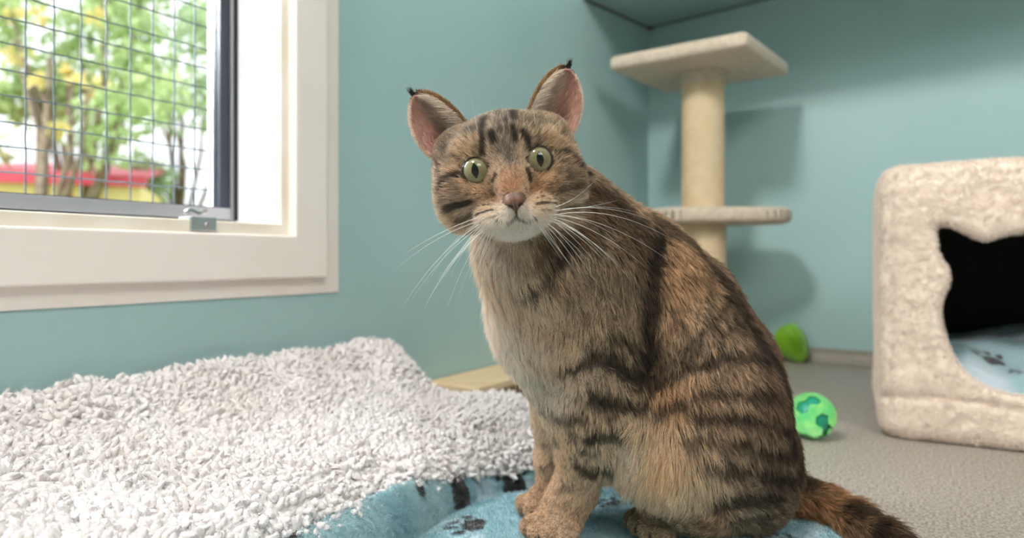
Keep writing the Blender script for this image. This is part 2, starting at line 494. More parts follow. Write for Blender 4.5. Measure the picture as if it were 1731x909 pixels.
tree('leafy_tree', gbase(-330, 7.5), 2.6, blobset(-560, -90, -140, 300, 7.5, 18, 0.5, 31), M['leaf'], 'green leafy tree outside, farthest left beyond the wire mesh', 2600, 0.08, 15)
# red roofed shed outside
M['red'] = noisy(mat('red_paint', rough=0.5), srgb(196, 58, 82), srgb(214, 84, 104), 2)
M['cream_wall'] = mat('cream_render', srgb(236, 214, 150), 0.8)
M['red_dark'] = mat('dark_red_paint', srgb(150, 52, 70), 0.6)
sh0 = P(-60, 300, 6.6); sh1 = P(258, 316, 7.2)
shed = empty('red_roofed_shed', ((sh0[0] + sh1[0]) / 2, (sh0[1] + sh1[1]) / 2, -1.0), 'low red roofed cream shed standing outside below the trees', 'shed')
def slab(name, a, b, z0, z1, thick, m, parent):
    a, b = np.array(a[:2]), np.array(b[:2]); t = unit(b - a); nrm = np.array([-t[1], t[0]]) 
    if nrm[0] > 0: nrm = -nrm
    V = []
    for z in (z0, z1):
        for q in (a, b, b + nrm * thick, a + nrm * thick): V.append((q[0], q[1], z))
    return mesh_np(name, V, [(3, 2, 1, 0), (4, 5, 6, 7), (0, 1, 5, 4), (1, 2, 6, 5), (2, 3, 7, 6), (3, 0, 4, 7)], m, parent, smooth=False)
ztop = P(0, 283, 6.7)[2]; zmid = P(0, 306, 6.7)[2]
slab('wall', sh0, sh1 - unit(sh1 - sh0) * .12, -1.0, zmid, 1.6, M['cream_wall'], shed)
a3, b3 = sh0 + FWD * -.12, sh1 + FWD * -.12
slab('fascia', a3, b3, zmid - 0.02, (zmid + ztop) / 2, 0.06, M['red'], shed)
tt = unit((b3 - a3)[:2]); nn = np.array([-tt[1], tt[0]]); nn = -nn if nn[0] > 0 else nn
V = []
for q, z in ((a3[:2], (zmid + ztop) / 2), (b3[:2], (zmid + ztop) / 2), (b3[:2] + nn * 1.9, ztop + .25), (a3[:2] + nn * 1.9, ztop + .25)):
    V.append((q[0], q[1], z)); V.append((q[0], q[1], z + .03))
mesh_np('roof', V, [(0, 2, 4, 6), (1, 7, 5, 3), (0, 1, 3, 2), (2, 3, 5, 4), (4, 5, 7, 6), (6, 7, 1, 0)], M['red'], shed, smooth=False)
pd = P(108, 320, 6.4); slab('post', pd, pd + (sh1 - sh0) * .03, -1.0, zmid, 0.1, M['red_dark'], shed)

# ---------------------------------------------------------------- corner shelf under which the cat tree stands
sc0 = on_y(1092, 48, YB - 0.001); sl = on_x(986, -2, XL + 0.001); sr = on_y(1297, -2, YB - 0.001)
sc0 = np.array([XL + 0.001, YB - 0.001, sc0[2]])
e1 = (sl - sc0); e2 = (sr - sc0)
e1 = e1 * (0.42 / abs(e1[1])); e2 = e2 * (2.2 / abs(e2[0]))
shelf = empty('corner_shelf', tuple(sc0 + UPV * 0), 'pale blue wall shelf fixed in the room corner above the cat tree', 'shelf')
def sheet(name, o0, a, b, th, m, parent):
    V = [o0, o0 + a, o0 + a + b, o0 + b]; V = V + [v + UPV * th for v in V]
    bm = bmesh.new(); vs = [bm.verts.new(v) for v in V]
    for f in [(3, 2, 1, 0), (4, 5, 6, 7), (0, 1, 5, 4), (1, 2, 6, 5), (2, 3, 7, 6), (3, 0, 4, 7)]: bm.faces.new([vs[i] for i in f])
    return mesh_bm(name, bm, m, parent)
shb = sheet('shelf_board', sc0, e1, e2, 0.018, M['shelf'], shelf)
sheet('edge_seal', sc0 - UPV * 0.004, e1, np.array([0.007, 0, 0]), 0.004, M['shelf_edge'], shb)
sheet('edge_seal', sc0 - UPV * 0.004, np.array([0, -0.007, 0]), e2, 0.004, M['shelf_edge'], shb)
boxes('corner_bracket', [(sc0 + np.array([0, -.02, -.01]), sc0 + np.array([.02, 0, -.002]))], M['shelf_edge'], shelf, .002)

# ---------------------------------------------------------------- cat tree
tp = P(1188, HY, 1.585)
ctree = empty('cat_tree', (tp[0], tp[1], 0), 'beige cat tree with sisal post and two carpeted platforms in the corner', 'cat tree')
def rounded_slab(name, pts, z0, z1, bev, m, parent):
    bm = bmesh.new(); n = len(pts)
    lo = [bm.verts.new((p[0], p[1], z0)) for p in pts]; hi = [bm.verts.new((p[0], p[1], z1)) for p in pts]
    bm.faces.new(lo[::-1]); bm.faces.new(hi)
    for i in range(n): bm.faces.new((lo[i], lo[(i + 1) % n], hi[(i + 1) % n], hi[i]))
    bmesh.ops.recalc_face_normals(bm, faces=bm.faces)
    bmesh.ops.bevel(bm, geom=list(bm.edges), offset=bev, segments=4, profile=0.5, affect='EDGES')
    return mesh_bm(name, bm, m, parent, True)
zt = CAMZ + 0.45
c0 = on_z(1262, 77, zt); c1 = on_z(1334, 128, zt); c3 = on_z(1029, 119, zt); c2 = c1 + c3 - c0
def ccw(L):
    c = np.mean([p[:2] for p in L], 0); return sorted(L, key=lambda p: math.atan2(p[1] - c[1], p[0] - c[0]))
rounded_slab('top_platform', ccw([c0, c1, c2, c3]), zt, zt + 0.034, 0.011, M['tread'], ctree)
def sisal(name, z0, z1, r, m):
    """post wound with rope: a fine helical ripple cut into a lathed cylinder"""
    nz = int((z1 - z0) / 0.0011); na = 72
    z = np.linspace(z0, z1, nz); a = np.linspace(0, 2 * math.pi, na, endpoint=False)
    Z, A = np.meshgrid(z, a, indexing='ij')
    ph = (Z / 0.0062 + A / (2 * math.pi)) % 1.0
    R_ = r + 0.0017 * np.sqrt(np.clip(1 - (2 * ph - 1) ** 2, 0, 1)) - 0.001
    V = np.stack([tp[0] + R_ * np.cos(A), tp[1] + R_ * np.sin(A), Z], -1).reshape(-1, 3)
    i = np.arange(nz - 1)[:, None] * na; j = np.arange(na)[None]; j2 = (j + 1) % na
    Q = np.stack([i + j, i + j2, i + na + j2, i + na + j], -1).reshape(-1, 4)
    return mesh_np(name, V, Q, m, ctree)
zp = P(0, 378, 1.56)[2]
upper_post = sisal('post', zp + 0.036, zt - 0.03, 0.0505, M['sisal'])
sisal('post', 0.03, zp, 0.0535, M['sisal'])
def cyl(name, c, r, z0, z1, m, parent, bev=0.004, n=64):
    pts = [(c[0] + r * math.cos(2 * math.pi * i / n), c[1] + r * math.sin(2 * math.pi * i / n), 0) for i in range(n)]
    bm = bmesh.new(); lo = [bm.verts.new((p[0], p[1], z0)) for p in pts]; hi = [bm.verts.new((p[0], p[1], z1)) for p in pts]
    f1 = bm.faces.new(lo[::-1]); f2 = bm.faces.new(hi)
    for i in range(n): bm.faces.new((lo[i], lo[(i + 1) % n], hi[(i + 1) % n], hi[i]))
    if bev: bmesh.ops.bevel(bm, geom=list(set(f1.edges) | set(f2.edges)), offset=bev, segments=4, profile=.5, affect='EDGES')
    return mesh_bm(name, bm, m, parent, True)
cyl('post_collar', tp, 0.054, zt - 0.032, zt, M['tread'], upper_post, .003)
# lower platform: rounded, reaching right and left of the post
L = []
w0 = P(1098, HY, 1.62); w1 = P(1334, HY, 1.56)
ax = unit((w1 - w0)); hl = np.linalg.norm(w1 - w0) / 2; mid = (w0 + w1) / 2; sd = np.array([-ax[1], ax[0], 0])
for k in range(40):
    t = 2 * math.pi * k / 40; c, s = math.cos(t), math.sin(t)
    e = 0.55
    L.append(mid + ax * hl * abs(c) ** e * np.sign(c) + sd * 0.11 * abs(s) ** e * np.sign(s) * (1.0 - 0.25 * c))
rounded_slab('lower_platform', ccw(L), zp, zp + 0.036, 0.012, M['tread'], ctree)
bq = [tp + np.array(q) for q in ((-.16, -.2, 0), (.10, -.2, 0), (.10, .2, 0), (-.16, .2, 0))]
rounded_slab('base_plate', bq, 0.001, 0.03, 0.008, M['tread'], ctree)

# ---------------------------------------------------------------- low wooden board along the left wall
bd = empty('wooden_board', (XL + 0.06, 1.1, 0), 'low beige wooden board lying along the left wall behind the fleece', 'board')
pl = [on_z(727, 643, .06), on_z(775, 664, .06), on_z(905, 634, .06)]
fx = pl[1][0]
boxes('board_top', [((XL + 0.003, pl[0][1] - .01, 0.045), (fx, 1.37, 0.06))], M['board'], bd, 0.004)
boxes('board_edge', [((XL + 0.006, pl[0][1] - .006, 0.001), (fx - 0.004, 1.366, 0.046))], M['board_edge'], bd, 0.001)

# ---------------------------------------------------------------- toys
M['lime'] = mat('lime_plastic', srgb(132, 190, 30), 0.35, Transmission_Weight=0.15)
M['green'] = noisy(mat('green_rubber', rough=0.4), srgb(92, 196, 118), srgb(142, 214, 120), 60)
M['teal'] = mat('teal_rubber', srgb(30, 150, 120), 0.4)
bc = on_z(1372, 741, 0.0); br = 0.0345
ball = empty('lattice_ball', (bc[0], bc[1], 0), 'green openwork rubber ball on the floor right behind the tabby cat', 'ball')
bm = bmesh.new(); bmesh.ops.create_icosphere(bm, subdivisions=2, radius=br)
d = bmesh.ops.dissolve_limit if False else None
# dual net: hexagons and pentagons
cent = {f: f.calc_center_median().normalized() * br for f in bm.faces}
bm2 = bmesh.new(); vm = {f: bm2.verts.new(c) for f, c in cent.items()}
for v in bm.verts:
    fs = list(v.link_faces); nrm = v.co.normalized(); t = nrm.orthogonal().normalized(); s = nrm.cross(t)
    fs.sort(key=lambda f: math.atan2(cent[f].dot(s), cent[f].dot(t)))
    bm2.faces.new([vm[f] for f in fs])
bm.free()
r = bmesh.ops.inset_individual(bm2, faces=list(bm2.faces), thickness=0.0028, depth=0)
inner = [f for f in bm2.faces if len(f.verts) != 4]
bmesh.ops.delete(bm2, geom=[f for i, f in enumerate(inner) if i % 4 == 1], context='FACES')
for v in bm2.verts: v.co = v.co.normalized() * br
bm2.normal_update()
ex = bmesh.ops.solidify(bm2, geom=list(bm2.faces), thickness=0.0035)
for v in bm2.verts: v.co += Vector((bc[0], bc[1], br))
mesh_bm('openwork_shell', bm2, M['green'], ball, True)
bm = bmesh.new(); bmesh.ops.create_icosphere(bm, subdivisions=4, radius=br - 0.005)
for v in bm.verts: v.co += Vector((bc[0], bc[1], br))
o = mesh_bm('inner_ball', bm, M['teal'], ball, True); o['label'] = 'teal core seen through the openings'
# lime toy: dented tapering cup lying on its rim
lc = on_z(1338, 613, 0.0)
toy = empty('lime_toy', (lc[0], lc[1], 0), 'bright lime green plastic toy on the floor by the back wall', 'toy')
prof = [((-20, -60), 10), ((-14, -55), 22), ((-6, -42), 27), ((2, -28), 25), ((9, -14), 20), ((13, -4), 16)]
V = []; nseg = 28
dd = (lc - CAM) @ FWD; mpx = dd / F
for (x, y), rr in prof:
    c = lc + RGT * (x + 4) * mpx + UPV * max(-y * mpx, 0.0)
    for k in range(nseg):
        a = 2 * math.pi * k / nseg
        rad = rr * mpx * (1 + 0.12 * math.sin(3 * a + x * .05))
        q = c + (RGT * 0.8 + UPV * 0.55) * math.cos(a) * rad + FWD * math.sin(a) * rad * .7
        q[2] = max(q[2], 0.002); V.append(q)
Fc = []
for i in range(len(prof) - 1):
    for k in range(nseg): Fc.append((i * nseg + k, i * nseg + (k + 1) % nseg, (i + 1) * nseg + (k + 1) % nseg, (i + 1) * nseg + k))
Fc += [tuple(range(nseg))[::-1], tuple(range((len(prof) - 1) * nseg, len(prof) * nseg))]
toyb = mesh_np('toy_body', V, Fc, M['lime'], toy)
rp = [P(1330, 556, dd - .05), P(1338, 572, dd - .056), P(1346, 575, dd - .056), P(1350, 566, dd - .052), P(1342, 553, dd - .045)]
tube('raised_loop', rp, 0.003, M['lime'], toyb, 8)
# ================================================================ BEDDING
# control points of the sherpa fleece's upper surface: pixel column,row and height
sh_ctl = [(-150, 690, .148), (0, 672, .146), (180, 647, .148), (400, 604, .153), (520, 581, .157), (615, 566, .160), (668, 582, .148), (705, 625, .108), (745, 660, .075),
          (0, 720, .122), (150, 715, .118), (300, 690, .116), (450, 660, .112), (600, 640, .104), (690, 650, .092),
          (-100, 800, .11), (150, 800, .104), (350, 760, .10), (500, 720, .098), (620, 690, .094), (720, 690, .082),
          (840, 658, .083), (905, 690, .070), (790, 690, .085), (860, 720, .062), (920, 740, .048),
          (0, 880, .10), (200, 900, .098), (350, 840, .092), (500, 800, .088), (600, 770, .084), (700, 740, .080), (780, 715, .078), 
          (450, 880, .070), (560, 840, .068), (640, 800, .064), (720, 770, .060), (800, 755, .056), (880, 760, .044)]
CP = np.array([on_z(a, b, z) for a, b, z in sh_ctl])
CP = np.concatenate([CP, [UD(-.35, .25, .085), UD(-.6, .30, .11), UD(-.28, .3, .075)]])
def _fit(pts):
    A = np.linalg.norm(pts[:, None, :2] - pts[None, :, :2], axis=2); n = len(pts)
    B = np.column_stack([np.ones(n), pts[:, :2]])
    K_ = np.block([[A - np.eye(n) * .02, B], [B.T, np.zeros((3, 3))]])
    return np.linalg.solve(K_, np.concatenate([pts[:, 2], np.zeros(3)]))
_W = _fit(CP)
def height(xy, pts):
    d = np.linalg.norm(xy[:, None] - pts[None, :, :2], axis=2)
    return d @ _W[:len(pts)] + _W[len(pts)] + xy @ _W[len(pts) + 1:]
def poly_sd(xy, poly):
    poly = np.asarray(poly)[:, :2]; a = poly; b = np.roll(poly, -1, 0); e = b - a
    w = xy[:, None] - a[None]; t = np.clip((w * e).sum(2) / (e * e).sum(1), 0, 1)
    d = np.linalg.norm(w - e[None] * t[..., None], axis=2).min(1)
    x, y = xy[:, 0], xy[:, 1]; c = np.zeros(len(xy), bool)
    for p, q in zip(a, b):
        m = (p[1] > y) != (q[1] > y)
        with np.errstate(divide='ignore', invalid='ignore'):
            xi = (q[0] - p[0]) * (y - p[1]) / (q[1] - p[1]) + p[0]
        c ^= m & (x < xi)
    return np.where(c, -d, d)
ws = lambda y: np.array([XL + 0.012, y, 0])
peak = on_z(640, 566, .15)
sh_poly = [ws(-.30), ws(peak[1] - .02), on_z(664, 576, .14), on_z(712, 628, .105), on_z(752, 662, .072), on_z(800, 656, .083), on_z(845, 652, .080), on_z(895, 668, .072), on_z(925, 695, .062), on_z(925, 762, .036),
           on_z(880, 770, .038), on_z(800, 772, .046), on_z(730, 785, .054), on_z(660, 815, .058), on_z(590, 842, .060), on_z(520, 868, .062), on_z(450, 905, .062), UD(-.215, .40, 0), UD(-.25, .28, 0), UD(-.3, .2, 0)]
def smooth_poly(poly, n=3):
    p = np.array([q[:2] for q in poly])
    for _ in range(n):
        a = p * .75 + np.roll(p, -1, 0) * .25; b = p * .25 + np.roll(p, -1, 0) * .75
        p = np.stack([a, b], 1).reshape(-1, 2)
    return p
SP = smooth_poly(sh_poly, 2)
def sherpa_h(xy):
    z = height(xy, CP)
    n = vnoise(np.column_stack([xy, np.zeros(len(xy))]), 14, 3) - .5
    n2 = vnoise(np.column_stack([xy, np.zeros(len(xy))]), 33, 4) - .5
    return z + n * 0.007 + n2 * 0.006
# cloth body under the tufts
lo, hi = SP.min(0), SP.max(0); st = 0.005
gx, gy = np.meshgrid(np.arange(lo[0] - st, hi[0] + st, st), np.arange(lo[1] - st, hi[1] + st, st), indexing='ij')
xy = np.stack([gx.ravel(), gy.ravel()], 1); sd = poly_sd(xy, SP); zz = sherpa_h(xy)
edge = np.clip((sd + 0.014) / 0.014, 0, 1); zz = zz - 0.0075 - 0.012 * edge ** 2
idx = np.arange(len(xy)).reshape(gx.shape)
Q = np.stack([idx[:-1, :-1], idx[1:, :-1], idx[1:, 1:], idx[:-1, 1:]], -1).reshape(-1, 4)
Q = Q[(sd[Q] < 0.002).all(1)]
used = np.unique(Q); rm = np.full(len(xy), -1); rm[used] = np.arange(len(used)); Q = rm[Q]
top = np.column_stack([xy[used], zz[used]]); n0 = len(top)
bot = top.copy(); bot[:, 2] -= 0.008
# boundary edges
from collections import Counter
ec = Counter()
for a, b in ((0, 1), (1, 2), (2, 3), (3, 0)):
    for p, q in zip(Q[:, a].tolist(), Q[:, b].tolist()): ec[(p, q)] += 1
be = [(p, q) for (p, q) in ec if (q, p) not in ec]
side = np.array([(q, p, p + n0, q + n0) for p, q in be])
M['sherpa'] = noisy(mat('sherpa_pile', rough=0.95, Sheen_Weight=0.25, Subsurface_Weight=0.0), srgb(222, 213, 210), srgb(233, 226, 226), 9, bump=0.6, bscale=700, dist=0.0012)
fz = empty('sherpa_fleece', tuple(UD(-.25, .6, .0)), 'off white nubby sherpa fleece blanket heaped below the window', 'blanket')
mesh_np('fleece_backing', np.concatenate([top, bot]), np.concatenate([Q, Q[:, ::-1] + n0, side]), M['sherpa'], fz)
# tufts
sp = 0.0050
tx, ty = np.meshgrid(np.arange(lo[0], hi[0], sp), np.arange(lo[1], hi[1], sp * .87), indexing='ij')
tx = tx + (np.arange(tx.shape[1]) % 2)[None] * sp / 2
txy = np.stack([tx.ravel(), ty.ravel()], 1) + rng.normal(0, sp * .28, (tx.size, 2))
tsd = poly_sd(txy, SP)
uu = txy @ RGT[:2]; dd_ = txy @ FWD[:2]
vis = (tsd < 0.003) & (dd_ > 0.16) & (uu > -0.86 * dd_ - 0.30)
txy = txy[vis]; tsd = tsd[vis]
e = 0.004
hz = sherpa_h(txy); hx = sherpa_h(txy + [e, 0]); hy = sherpa_h(txy + [0, e])
N = unit(np.stack([-(hx - hz) / e, -(hy - hz) / e, np.ones(len(hz))], 1))
sdx = poly_sd(txy + [e, 0], SP); sdy = poly_sd(txy + [0, e], SP)
out = np.stack([(sdx - tsd) / e, (sdy - tsd) / e, np.zeros(len(hz))], 1)
ew = sstep(-0.022, 0.0, tsd)[:, None]
base = np.column_stack([txy, hz - 0.012 - 0.010 * np.clip((tsd + 0.014) / .014, 0, 1) ** 2])
# extra rows hanging along the free edge
em = np.repeat(np.where((tsd > -0.011) & (txy[:, 0] > XL + .05))[0], 2)
b2 = base[em] + rng.normal(0, .002, (len(em), 3)) - UPV * rng.uniform(.002, .008, (len(em), 1))
base = np.concatenate([base, b2]); N = np.concatenate([N, N[em]]); out = np.concatenate([out, out[em]]); ew = np.concatenate([ew, ew[em]])
n = len(base)
wav = np.stack([vnoise(base, 45, 31) - .5, vnoise(base, 45, 32) - .5, np.zeros(n)], 1) * 1.3
D0 = unit(N + rng.normal(0, .24, (n, 3)) + wav * 1.3 + out * ew * 1.5 - UPV * ew * 0.25)
D1 = unit(D0 + rng.normal(0, .6, (n, 3)) + wav * .6 - UPV * .15)
S = unit(np.cross(D0, rng.normal(size=(n, 3)))); B = np.cross(D0, S)
Lt = rng.uniform(.010, .0145, (n, 1)); R0 = rng.uniform(.0025, .0040, (n, 1))
rings = [(0.0, .8), (.25, 1.0), (.5, 1.15), (.76, .92), (.93, .46)]
K = 7; VV = []
for s_, r_ in rings:
    c = base + D0 * Lt * s_ + (D1 - D0) * Lt * s_ * s_ * .75
    tw = s_ * 1.6
    for k in range(K):
        a = 2 * math.pi * k / K + tw
        lump = 1 + .22 * np.sin(rng.random((n, 1)) * 6.28)
        VV.append(c + (S * math.cos(a) + B * math.sin(a) * .85) * R0 * r_ * lump)
VV.append(base + D0 * Lt + (D1 - D0) * Lt * .8)
VV = np.stack(VV, 1); nv = VV.shape[1]
fq = []
for i in range(len(rings) - 1):
    for k in range(K): fq.append((i * K + k, i * K + (k + 1) % K, (i + 1) * K + (k + 1) % K, (i + 1) * K + k))
ft = [((len(rings) - 1) * K + k, (len(rings) - 1) * K + (k + 1) % K, nv - 1, nv - 1) for k in range(K)]
off = (np.arange(n) * nv)[:, None, None]
FQ = (np.array(fq)[None] + off).reshape(-1, 4)
FT = (np.array([t[:3] for t in ft])[None] + off).reshape(-1, 3)
me = bpy.data.meshes.new('sherpa_pile')
Vf = VV.reshape(-1, 3)
me.vertices.add(len(Vf)); me.vertices.foreach_set('co', Vf.astype(np.float32).ravel())
me.loops.add(len(FQ) * 4 + len(FT) * 3); me.loops.foreach_set('vertex_index', np.concatenate([FQ.ravel(), FT.ravel()]).astype(np.int32))
me.polygons.add(len(FQ) + len(FT))
me.polygons.foreach_set('loop_start', np.concatenate([np.arange(len(FQ)) * 4, len(FQ) * 4 + np.arange(len(FT)) * 3]).astype(np.int32))
me.update(calc_edges=True); me.validate(); me.polygons.foreach_set('use_smooth', np.ones(len(me.polygons), bool))
o = link('curly_pile', me, M['sherpa'], fz); o['kind'] = 'stuff'
# loose fibres on every curl
M['fibre'] = mat('sherpa_fibre', srgb(234, 228, 228), .9)
NFb = 300000
ti = rng.integers(0, n, NFb); ki = rng.integers(K, nv - 1, NFb)
pf = VV[ti, ki]; cf = (VV[ti, 0] + VV[ti, K * 3]) * .5; nf = unit(pf - cf)
df = unit(nf * .7 + D1[ti] * .6 + rng.normal(0, .45, (NFb, 3)))
lf_ = rng.uniform(.0018, .0048, (NFb, 1))
ptf = np.stack([pf, pf + df * lf_ * .5, pf + unit(df + rng.normal(0, .5, (NFb, 3))) * lf_], 1)
hh = hair_object('loose_fibres', ptf, np.tile(np.array([1, .8, .3]) * .00010, (NFb, 1)), np.ones((NFb, 3, 3)), M['fibre'], fz); hh['kind'] = 'stuff'

# ---------------------------------------------------------------- blue paw print blanket
def paw_mask(q, prints):
    """q (n,2) in metres, prints (x,y,angle,size): 0..1 ink"""
    ink = np.zeros(len(q))
    jn = (vnoise(np.column_stack([q, np.zeros(len(q))]), 420, 8) - .5) * .16
    for x, y, a, s in prints:
        r = (q - [x, y]) / s; c, sn = math.cos(a), math.sin(a)
        X = r[:, 0] * c + r[:, 1] * sn; Y = -r[:, 0] * sn + r[:, 1] * c
        m = (np.abs(X) < 1.4) & (np.abs(Y) < 1.5)
        X, Y = X[m], Y[m]; j = jn[m]
        v = 1 - np.hypot(X / .55, (Y + .25) / .44)
        v = np.maximum(v, 1 - np.hypot((np.abs(X) - .30) / .34, (Y + .42) / .30))
        for tx_, ty_, ta in ((-.72, .12, .4), (-.27, .52, .12), (.27, .52, -.12), (.72, .12, -.4)):
            ca, sa = math.cos(ta), math.sin(ta); x2, y2 = X - tx_, Y - ty_
            v = np.maximum(v, 1 - np.hypot((x2 * ca + y2 * sa) / .19, (-x2 * sa + y2 * ca) / .28))
        ink[m] = np.maximum(ink[m], sstep(-.02, .14, v + j))
    return ink
FR = SP  # fleece outline
bl_poly = [UD(-.33, .24, 0), UD(-.4, .5, 0), UD(-.35, .75, 0), UD(-.12, .98, 0), UD(.02, .99, 0), UD(.10, .95, 0), UD(.20, .85, 0), UD(.28, .74, 0), UD(.305, .66, 0), on_z(1345, 868, .01), on_z(1395, 886, .01), on_z(1450, 925, .01), UD(.27, .48, 0), UD(.20, .36, 0), UD(.0, .28, 0), UD(-.2, .22, 0)]
BP = smooth_poly(bl_poly, 3)
BP = np.array([[max(p[0], XL + .01), p[1]] for p in BP])
lo2, hi2 = BP.min(0), BP.max(0); st = 0.0022
gx, gy = np.meshgrid(np.arange(lo2[0], hi2[0], st), np.arange(lo2[1], hi2[1], st), indexing='ij')
xy = np.stack([gx.ravel(), gy.ravel()], 1); sdB = poly_sd(xy, BP); m = sdB < 0.004
xy_in = xy[m]; sdF = poly_sd(xy_in, FR)
hF = sherpa_h(xy_in) - 0.030
ud_u = xy_in @ RGT[:2]; ud_d = xy_in @ FWD[:2]
rollw = 0.017 + 0.010 * (1 - sstep(-.16, -.06, ud_u))
rollh = 0.018 + 0.036 * (1 - sstep(-.12, -.005, ud_u)); rollh = np.where(ud_u > .03, rollh * (1 - sstep(.03, .10, ud_u)), rollh)
tt_ = np.clip(sdF / rollw, 0, 1)
roll = rollh * np.sqrt(np.clip(1 - tt_ ** 2, 0, 1))
p3 = np.column_stack([xy_in, np.zeros(len(xy_in))])
flat = 0.010 + 0.010 * (vnoise(p3, 9, 12) - .4) * sstep(0, .06, -sdB[m]) + 0.004 * (vnoise(p3, 22, 13) - .5)
# a few soft creases running away from the fold
flat = flat + 0.004 * np.exp(-(((ud_u - .02) * .6 + (ud_d - .70)) / .012) ** 2) + 0.003 * np.exp(-(((ud_u + .03) - (ud_d - .6) * .7) / .010) ** 2)
fb = sstep(-.004, .012, sdF)
flat = flat * (.3 + .7 * sstep(.0, .035, sdF - rollw))
zB = np.where(sdF <= 0, np.minimum(hF, rollh + .010), flat + roll)
zB = np.minimum(zB, np.where(sdF < 0.004, np.maximum(sherpa_h(xy_in) - .022, .012), 1))
zB = zB + .0008 * (vnoise(p3, 260, 15) - .5)
ez = np.clip(-sdB[m] / .006, 0, 1); zB = .002 + (zB - .002) * np.sqrt(np.clip(1 - (1 - ez) ** 2, 0, 1))
full = np.full(len(xy), -1); full[np.where(m)[0]] = np.arange(m.sum()); full = full.reshape(gx.shape)
Q = np.stack([full[:-1, :-1], full[1:, :-1], full[1:, 1:], full[:-1, 1:]], -1).reshape(-1, 4); Q = Q[(Q >= 0).all(1)]
def pr(px, py, z, ang, s):
    p = on_z(px, py, z); return (p[0], p[1], ang, s)
fa = -PSI
prints = [pr(788, 883, .014, PSI + 1.45, .0265), pr(862, 812, .014, PSI + .6, .026), pr(690, 815, .045, PSI + 2.6, .024), pr(768, 790, .045, PSI + .9, .022),
          pr(470, 900, .055, PSI + 1.9, .022), pr(880, 770, .014, PSI + 2.8, .016), pr(1030, 845, .012, PSI + 1.0, .018),
          pr(1320, 905, .012, PSI + .5, .018), pr(700, 960, .012, PSI, .022), pr(860, 960, .012, PSI + 2, .02), pr(1000, 960, .012, PSI + 3, .02), pr(1220, 960, .012, PSI + 1, .02),
          pr(1100, 760, .012, PSI + 2, .022), pr(960, 740, .012, PSI + 1, .02), pr(1250, 800, .012, PSI + 3, .02)]
ink = paw_mask(xy_in, prints)
c_blue = srgb_np([152, 182, 188]); c_pale = srgb_np([198, 208, 218]); c_deep = srgb_np([130, 168, 178]); c_ink = srgb_np([44, 40, 44])
n1 = vnoise(p3, 16, 5); n2 = vnoise(p3, 38, 6)
bcol = c_deep + (c_blue - c_deep) * sstep(.3, .6, n1)[:, None]
bcol = bcol + (c_pale - bcol) * (sstep(.55, .8, n2) * .75 * sstep(.35, .7, vnoise(p3, 11, 18)))[:, None]
bcol = bcol + (c_ink - bcol) * ink[:, None]
M['blue'] = tone_mat('blue_fleece', 0.95, Sheen_Weight=0.4)
mm = M['blue']; bb = mm.node_tree.nodes['Principled BSDF']; tc = nd(mm, 'ShaderNodeTexCoord'); nz = nd(mm, 'ShaderNodeTexNoise', Scale=480, Detail=4)
lk(mm, tc, 'Object', nz, 'Vector'); bp = nd(mm, 'ShaderNodeBump', Strength=0.7, Distance=0.0014); lk(mm, nz, 'Fac', bp, 'Height'); lk(mm, bp, 'Normal', bb, 'Normal')
bk = empty('paw_print_blanket', tuple(UD(0.0, .62, 0)), 'light blue fleece blanket with black paw prints under the tabby cat', 'blanket')
Vb = np.column_stack([xy_in, zB])
mesh_np('blanket_cloth', Vb, Q, M['blue'], bk, col=bcol)
BTREE = BVHTree.FromPolygons([tuple(p) for p in Vb[::1].tolist()], [tuple(q) for q in Q.tolist()])
# short nap on the blanket
Nb = vnormals(Vb, Q); Nb[Nb[:, 2] < 0] *= -1
dens = ((sdF > -.01) & (ud_d > .5)).astype(float)
ccidx = np.arange(len(Vb))
def nap(V, Q, N, col, count, dens, ln, r0, m, parent, name, seed=1, swirl=3.0):
    T = np.concatenate([Q[:, [0, 1, 2]], Q[:, [0, 2, 3]]])
    A = np.linalg.norm(np.cross(V[T[:, 1]] - V[T[:, 0]], V[T[:, 2]] - V[T[:, 0]]), axis=1) * dens[T].mean(1)
    cum = np.cumsum(A); t = T[np.searchsorted(cum, rng.random(count) * cum[-1])]
    a, b = rng.random(count), rng.random(count); s = a + b > 1; a[s], b[s] = 1 - a[s], 1 - b[s]
    w = np.stack([1 - a - b, a, b], 1)[..., None]
    p = (V[t] * w).sum(1); nn = unit((N[t] * w).sum(1)); c = (col[t] * w).sum(1) if col.ndim == 2 else np.tile(col, (count, 1))
    fl = np.stack([vnoise(p, 110, 40 + seed) - .5, vnoise(p, 110, 41 + seed) - .5, vnoise(p, 110, 42 + seed) - .5], 1) * swirl
    d = unit(nn * .8 + fl + rng.normal(0, .35, (count, 3)))
    L = ln * rng.uniform(.6, 1.3, (count, 1))
    pts = np.stack([p - nn * .0004, p + d * L * .5, p + unit(d + rng.normal(0, .4, (count, 3))) * L], 1)
    rad = np.tile(np.array([1.0, .8, .25]) * r0, (count, 1))
    cc = np.repeat((c * rng.uniform(.85, 1.15, (count, 1)))[:, None], 3, 1)
    h = hair_object(name, pts, rad, cc, m, parent); h['kind'] = 'stuff'
M['nap'] = tone_mat('fleece_fibre', 0.8)
nap(Vb, Q, Nb, bcol, 70000, dens, .0032, .00022, M['nap'], bk, 'short_nap')

